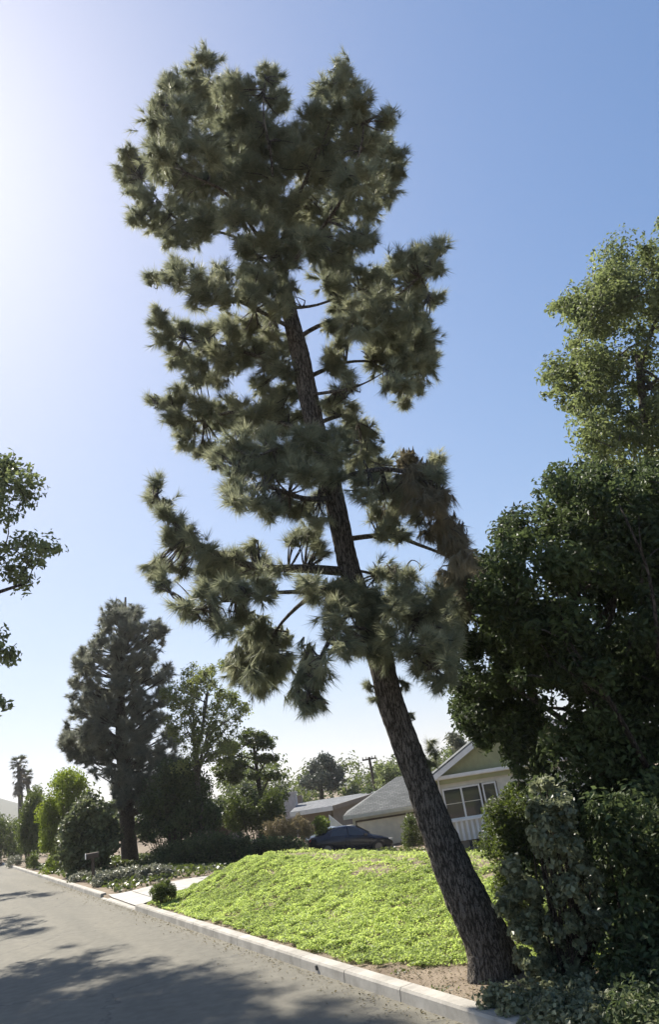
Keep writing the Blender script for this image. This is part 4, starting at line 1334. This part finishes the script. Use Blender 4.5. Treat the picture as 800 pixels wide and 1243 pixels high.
# ================================================================== DARK SEDAN
def sedan():
    y0 = 44.0
    pa = P(424, 1037, y0)
    o = np.array([pa[0], y0, float(height(pa[0], y0)) + .045]); th = math.radians(17)
    tl = math.radians(6)          # nose down the falling drive
    ex = np.array([math.cos(th) * math.cos(tl), math.sin(th) * math.cos(tl), -math.sin(tl)]); ey = np.array([-math.sin(th), math.cos(th), 0]); ez = np.cross(ex, ey)
    L = lambda x, y, z: o + ex * x + ey * y + ez * z
    print('car', proj(o), o, proj(L(-2.3, 0, .6)), proj(L(2.3, 0, .6)))
    root = thing('parked_sedan', 'dark blue-black sedan parked before the garage, nose pointing right', 'car', o)
    # stations: x, half width at sill, belt, top; z sill, belt, top
    st = [(-2.32, .60, .66, .60, .42, .72, .80), (-2.25, .74, .80, .72, .30, .80, .92), (-1.9, .82, .87, .74, .24, .88, 1.03), (-1.55, .84, .89, .68, .22, .91, 1.10),
          (-1.15, .85, .90, .62, .2, .92, 1.28), (-.75, .85, .90, .60, .2, .92, 1.40), (-.2, .85, .90, .60, .2, .91, 1.445), (.25, .85, .90, .60, .2, .90, 1.41), (.65, .85, .90, .62, .2, .89, 1.25),
          (1.05, .85, .89, .68, .2, .87, 1.02), (1.25, .85, .88, .70, .2, .85, .94), (1.7, .83, .86, .66, .22, .78, .86), (2.1, .76, .80, .58, .26, .66, .75), (2.3, .62, .66, .48, .34, .56, .63), (2.36, .5, .54, .4, .40, .52, .56)]
    V = []; m = 10
    for (x, ws, wb, wt, zs, zb, zt) in st:
        zm = (zs + zb) / 2
        ring = [(-ws * .8, zs), (-ws, zs + .06), (-wb - .015, zm), (-wb, zb), (-wt - .02, zt - .04), (-wt * .8, zt), (wt * .8, zt), (wt + .02, zt - .04), (wb, zb), (wb + .015, zm), (ws, zs + .06), (ws * .8, zs)]
        m = len(ring)
        V += [L(x, a, b) for a, b in ring]
    n = len(st)
    F = [(i * m + k, i * m + (k + 1) % m, (i + 1) * m + (k + 1) % m, (i + 1) * m + k) for i in range(n - 1) for k in range(m)]
    F += [tuple(range(m))[::-1], tuple(range((n - 1) * m, n * m))]
    g = Geo(); g.v.append(np.array(V)); g.t.append(np.full(len(V), .5)); g.f.append(F); g.n = len(V)
    g.build('body', M['car'], root, True)

    def side_pt(x, u, sgn, out=.012):
        xs = np.array([q[0] for q in st])
        wb = np.interp(x, xs, [q[2] for q in st]); wt = np.interp(x, xs, [q[3] + .02 for q in st]); zb = np.interp(x, xs, [q[5] for q in st]); zt = np.interp(x, xs, [q[6] - .04 for q in st])
        return L(x, sgn * (wb + (wt - wb) * u + out), zb + (zt - zb) * u)
    for sgn in (-1, 1):
        for (q) in ([(-1.25, .14), (-.28, .12), (-.28, .9), (-.7, .9), (-1.05, .85)], [(-.2, .12), (.72, .14), (.55, .7), (.22, .9), (-.2, .92)]):
            pts = [side_pt(x, u, sgn) for x, u in q]
            Geo().poly(pts if sgn > 0 else pts[::-1], ey * sgn * .01).build('side_window', M['glass'], root)
        c = side_pt(.72, .3, sgn, .1)
        Geo().cbox(c, [.18, .16, .12], th).build('wing_mirror', M['car'], root)
        c = side_pt(-.35, -.25, sgn, .02)
        Geo().cbox(c, [.2, .03, .03], th).build('door_handle', M['car'], root)
    for nm, x0, x1, z0, z1, w0, w1 in (('windscreen', 1.08, .34, 1.005, 1.40, .66, .56), ('rear_window', -1.6, -.82, 1.1, 1.40, .60, .52)):
        pts = [L(x0, -w0, z0 + .03), L(x0, w0, z0 + .03), L(x1, w1, z1 + .02), L(x1, -w1, z1 + .02)]
        Geo().poly(pts, ez * .012).build(nm, M['glass'], root)
    for x in (-1.4, 1.42):
        for sgn in (-1, 1):
            w = bpy.data.objects.new('wheel', None); COL.objects.link(w); w.parent = root; w.matrix_basis = Matrix.Identity(4)
            a = L(x, sgn * .70, .32); b = L(x, sgn * .91, .32)
            Geo().tube([a, a + (b - a) * .1, a + (b - a) * .9, b], [.29, .325, .325, .29], 24).build('tyre', M['rubber'], w, True)
            Geo().tube([b - ey * sgn * .02, b + ey * sgn * .012], [.21, .2], 18).build('rim', M['alloy'], w)
    for sgn in (-1, 1):
        Geo().cbox(L(2.16, sgn * .60, .66), [.26, .24, .1], th - sgn * .3).build('headlight', M['lamp_clear'], root)
        Geo().cbox(L(-2.26, sgn * .62, .80), [.12, .26, .12], th + sgn * .2).build('tail_light', M['lamp_red'], root)


sedan()

# ================================================================== STREET FURNITURE
def mailbox():
    b = np.array([*xy(34.4, .5), 0.0]); b[2] = float(height(b[0], b[1]))
    root = thing('mailbox', 'mailbox on a dark post at the driveway mouth', 'mailbox', b)
    b = np.array(b)
    Geo().box(b + [-.05, -.05, -.1], [.1, 0, 0], [0, .1, 0], [0, 0, 1.12]).build('post', M['wood_dark'], root)
    ax = np.array([NRM[0], NRM[1], 0]); ay = np.array([DIR[0], DIR[1], 0])
    g = Geo(); prof = [(-.09, 0), (.09, 0), (.09, .12), (.06, .19), (0, .215), (-.06, .19), (-.09, .12)]
    c = b + [0, 0, 1.025] - ax * .27
    g.poly([c + ay * u + np.array([0, 0, v]) for u, v in prof], ax * .5)
    box = g.build('box', M['wood_dark'], root)
    Geo().poly([c - ax * .002 + ay * u * 1.04 + np.array([0, 0, v * 1.03]) for u, v in prof], -ax * .015).build('door', M['white'], box)
    Geo().box(b + [-.05, -.05, .88], [.1, 0, 0], ax * .0 + [0, .1, 0], [0, 0, .02]).build('bracket', M['wood_dark'], root)


mailbox()


def pole():
    y0 = 72
    t = P(448, 919, y0); b = np.array([t[0] + .2, y0, float(height(t[0], y0)) - .2])
    root = thing('utility_pole', 'wooden utility pole with cross arm behind the far house', 'utility pole', b)
    Geo().tube([b, t], [.17, .12], 10).build('post', M['wood_dark'], root)
    a = P(440, 924, y0); c = P(457, 921, y0)
    Geo().box(a + [0, -.16, 0], c - a, [0, .1, 0], [0, 0, .14]).build('cross_arm', M['wood_dark'], root)
    for u in (.05, .3, .7, .95):
        p = a + (c - a) * u
        Geo().tube([p + [0, -.11, .14], p + [0, -.11, .32]], [.05, .04], 8).build('insulator', M['brown_wall'], root)


pole()

# ================================================================== LAWN OF GROUND COVER, LEAVES, GRAVEL
def lawn():
    rng = np.random.default_rng(61)
    N = 1000000
    s = rng.uniform(5.5, 25.5, N); d = rng.uniform(.2, 9.0, N)
    x, y = xy(s, d)
    # outline: bare strip by the trunk, corner at the driveway
    edge = np.interp(s, [5, 8.7, 9.3, 9.75, 10.3, 11.2, 16, 22, 24, 26], [1.9, 1.5, 1.0, .62, .42, .3, .28, .28, .45, 1.4])
    edge = edge + (vnoise(s * 2.3, s * 0 + 2, 5) - .5) * .2 + (vnoise(s * 7, d * 7, 8) - .5) * .2
    sideE = np.interp(d, [0, 1, 2, 3, 4, 5, 9], [24.3, 24.6, 24.7, 24.5, 24.2, 23.6, 22.8]) + (vnoise(d * 2, d * 0, 4) - .5) * .4
    n1 = vnoise(s * .8, d * .9, 12); n2 = vnoise(s * 3.2, d * 3.2, 13); n3 = vnoise(s * 9, d * 9, 14)
    bare = smooth(.60, .75, .5 * n1 + .35 * n2 + .15 * n3 + .34 * smooth(2.8, 4.4, d) - .045) * .93
    clump = np.clip(.15 + 1.5 * (vnoise(s * 6, d * 6, 15) - .12), .12, 1)
    keep = (d > edge) & (s < sideE) & (rng.random(N) > bare) & (rng.random(N) < clump)
    s, d, x, y, n2, n3 = (q[keep] for q in (s, d, x, y, n2, n3))
    z = height(x, y)
    n = len(s)
    lift = .01 + .15 * vnoise(s * 6, d * 6, 15) * (.4 + .6 * n2) * rng.uniform(.5, 1.1, n)
    c = np.stack([x, y, z + lift], -1)
    L = rng.uniform(.024, .046, n)[:, None]
    nor = unit(rng.normal(size=(n, 3)) * .7 + [0, 0, .8]); t = unit(np.cross(nor, rng.normal(size=(n, 3)))); sd_ = np.cross(nor, t)
    b = c - t * L * .5; tp = c + t * L * .6 + [0, 0, .008]
    v = np.stack([b - sd_ * L * .42, b + sd_ * L * .42, tp], 1).reshape(-1, 3)
    f = np.arange(n * 3).reshape(-1, 3)
    big = vnoise(s * .6, d * .6, 21)
    tint = np.clip(.55 + .5 * (n2 - .5) + .5 * (big - .5) + rng.normal(0, .18, n), 0, 1)
    g = Geo().add(v, f, np.repeat(tint, 3))
    o = tag(g.build('lawn', M['lawn'], None, False, True), 'bright yellow-green ground cover carpeting the bank behind the kerb', 'lawn', None, 'stuff')
    print('lawn', n)


lawn()


def shade_cover():
    """dark ivy carpeting the ground beyond the driveway"""
    rng = np.random.default_rng(67)
    N = 45000
    s = rng.uniform(29.2, 62, N); d = rng.uniform(.5, 16, N)
    x, y = xy(s, d)
    keep = rng.random(N) < .35 + .65 * vnoise(s * .7, d * .7, 31)
    x, y = x[keep], y[keep]; n = len(x)
    c = np.stack([x, y, height(x, y) + rng.uniform(.02, .22, n)], -1)
    L = rng.uniform(.10, .2, n)[:, None]
    nor = unit(rng.normal(size=(n, 3)) * .6 + [0, 0, .8]); t = unit(np.cross(nor, rng.normal(size=(n, 3)))); q = np.cross(nor, t)
    v = np.stack([c - t * L * .5, c - q * L * .35, c + t * L * .5, c + q * L * .35], 1).reshape(-1, 3)
    i = np.arange(n)[:, None] * 4
    f = np.concatenate([i + [0, 1, 2], i + [0, 2, 3]], 1).reshape(-1, 3)
    g = Geo().add(v, f, np.repeat(np.clip(rng.normal(.4, .2, n), 0, 1), 4))
    tag(g.build('ground_ivy', M['leaf_mid'], None, False, True), 'dark ivy ground cover beyond the driveway', 'ground cover', None, 'stuff')


shade_cover()


def litter():
    """dry leaves, weeds and small stones on the bare soil strip by the kerb"""
    rng = np.random.default_rng(62)
    n = 9000
    s = rng.uniform(4, 25, n); d = .2 + rng.gamma(1.5, .6, n)
    x, y = xy(s, d); z = height(x, y) + .004
    L = rng.uniform(.015, .05, n)[:, None]
    nor = unit(rng.normal(size=(n, 3)) * .35 + [0, 0, 1]); t = unit(np.cross(nor, rng.normal(size=(n, 3)))); q = np.cross(nor, t)
    c = np.stack([x, y, z], -1) + nor * .008
    v = np.stack([c - t * L * .5, c - q * L * .25 + nor * L * .2, c + t * L * .5, c + q * L * .25], 1).reshape(-1, 3)
    i = np.arange(n)[:, None] * 4
    f = np.concatenate([i + [0, 1, 2], i + [0, 2, 3]], 1).reshape(-1, 3)
    g = Geo().add(v, f, np.repeat(rng.uniform(0, 1, n), 4))
    tag(g.build('leaf_litter', M['leaf_tan'], None, False, True), 'dry leaf litter scattered on the bare soil strip', 'leaf litter', None, 'stuff')
    # grit and fallen leaves gathered in the gutter
    n = 2600; s = rng.uniform(2, 45, n); d = -np.abs(rng.gamma(1.1, .16, n)) - .02
    x, y = xy(s, d); L = rng.uniform(.012, .05, n)[:, None]
    nor = unit(rng.normal(size=(n, 3)) * .3 + [0, 0, 1]); t = unit(np.cross(nor, rng.normal(size=(n, 3)))); q = np.cross(nor, t)
    c = np.stack([x, y, np.full(n, .012)], -1)
    v = np.stack([c - t * L * .5, c - q * L * .28 + nor * L * .2, c + t * L * .5, c + q * L * .28], 1).reshape(-1, 3)
    i = np.arange(n)[:, None] * 4
    f = np.concatenate([i + [0, 1, 2], i + [0, 2, 3]], 1).reshape(-1, 3)
    g = Geo().add(v, f, np.repeat(rng.uniform(0, .7, n), 4))
    tag(g.build('gutter_litter', M['leaf_tan'], None, False, True), 'dry leaves and grit lying along the gutter', 'leaf litter', None, 'stuff')
    g = Geo(); n = 2600
    k = rng.integers(0, 60, n); cs = rng.uniform(5, 13, 60); cd = .25 + rng.uniform(0, 1.4, 60)
    s = cs[k] + rng.normal(0, .07, n); d = cd[k] + rng.normal(0, .06, n)
    ok = d > .19
    s, d = s[ok], d[ok]; n = len(s)
    x, y = xy(s, d); c = np.stack([x, y, height(x, y) + rng.uniform(.005, .04, n)], -1)
    L = rng.uniform(.02, .05, n)[:, None]
    nor = unit(rng.normal(size=(n, 3)) * .5 + [0, 0, .8]); t = unit(np.cross(nor, rng.normal(size=(n, 3)))); q = np.cross(nor, t)
    v = np.stack([c - t * L * .5, c - q * L * .3, c + t * L * .5, c + q * L * .3], 1).reshape(-1, 3)
    i = np.arange(n)[:, None] * 4
    f = np.concatenate([i + [0, 1, 2], i + [0, 2, 3]], 1).reshape(-1, 3)
    g.add(v, f, np.repeat(rng.uniform(0, 1, n), 4))
    tag(g.build('weeds', M['leaf_mid'], None, False, True), 'small green weeds dotting the bare soil near the trunk', 'weeds', None, 'stuff')


litter()


def woodland():
    """far-off line of trees beyond the houses, one mass"""
    rng = np.random.default_rng(66)
    cl = []
    for k in range(420):
        az = math.radians(rng.uniform(-34, 16)); R = rng.uniform(105, 150)
        x, y = R * math.sin(az), R * math.cos(az)
        s_, d_ = sd(x, y)
        if -ROAD_W - 4 < d_ < 5: continue
        h = rng.uniform(0, 1) * (3.0 + 5.5 * float(vnoise(az * 30 + 40, 1.0, 3)))
        cl.append((np.array([x, y, h - .6]), rng.uniform(1.2, 2.4), rng.uniform(-.2, .2)))
    g = Geo(); leaves(g, cl, 75, .62, rng, up=.6)
    tag(g.build('woodland', M['leaf_mid'], None, False, True), 'far line of dark green trees behind the houses', 'woodland', None, 'stuff')


woodland()

# ================================================================== HAZE: one closed box of thin even air
def haze():
    m = bpy.data.materials.new('haze'); m.use_nodes = True
    n = m.node_tree.nodes; n.clear()
    out = n.new('ShaderNodeOutputMaterial'); pv = n.new('ShaderNodeVolumePrincipled')
    pv.inputs['Color'].default_value = (.96, .95, .93, 1); pv.inputs['Density'].default_value = HAZE_DENSITY
    pv.inputs['Anisotropy'].default_value = .35
    m.node_tree.links.new(pv.outputs[0], out.inputs['Volume'])
    g = Geo().box([-2600, -2600, -8], [5200, 0, 0], [0, 5200, 0], [0, 0, 90])
    tag(g.build('haze', m), 'thin pale haze in the air', 'haze', None, 'stuff')


haze()
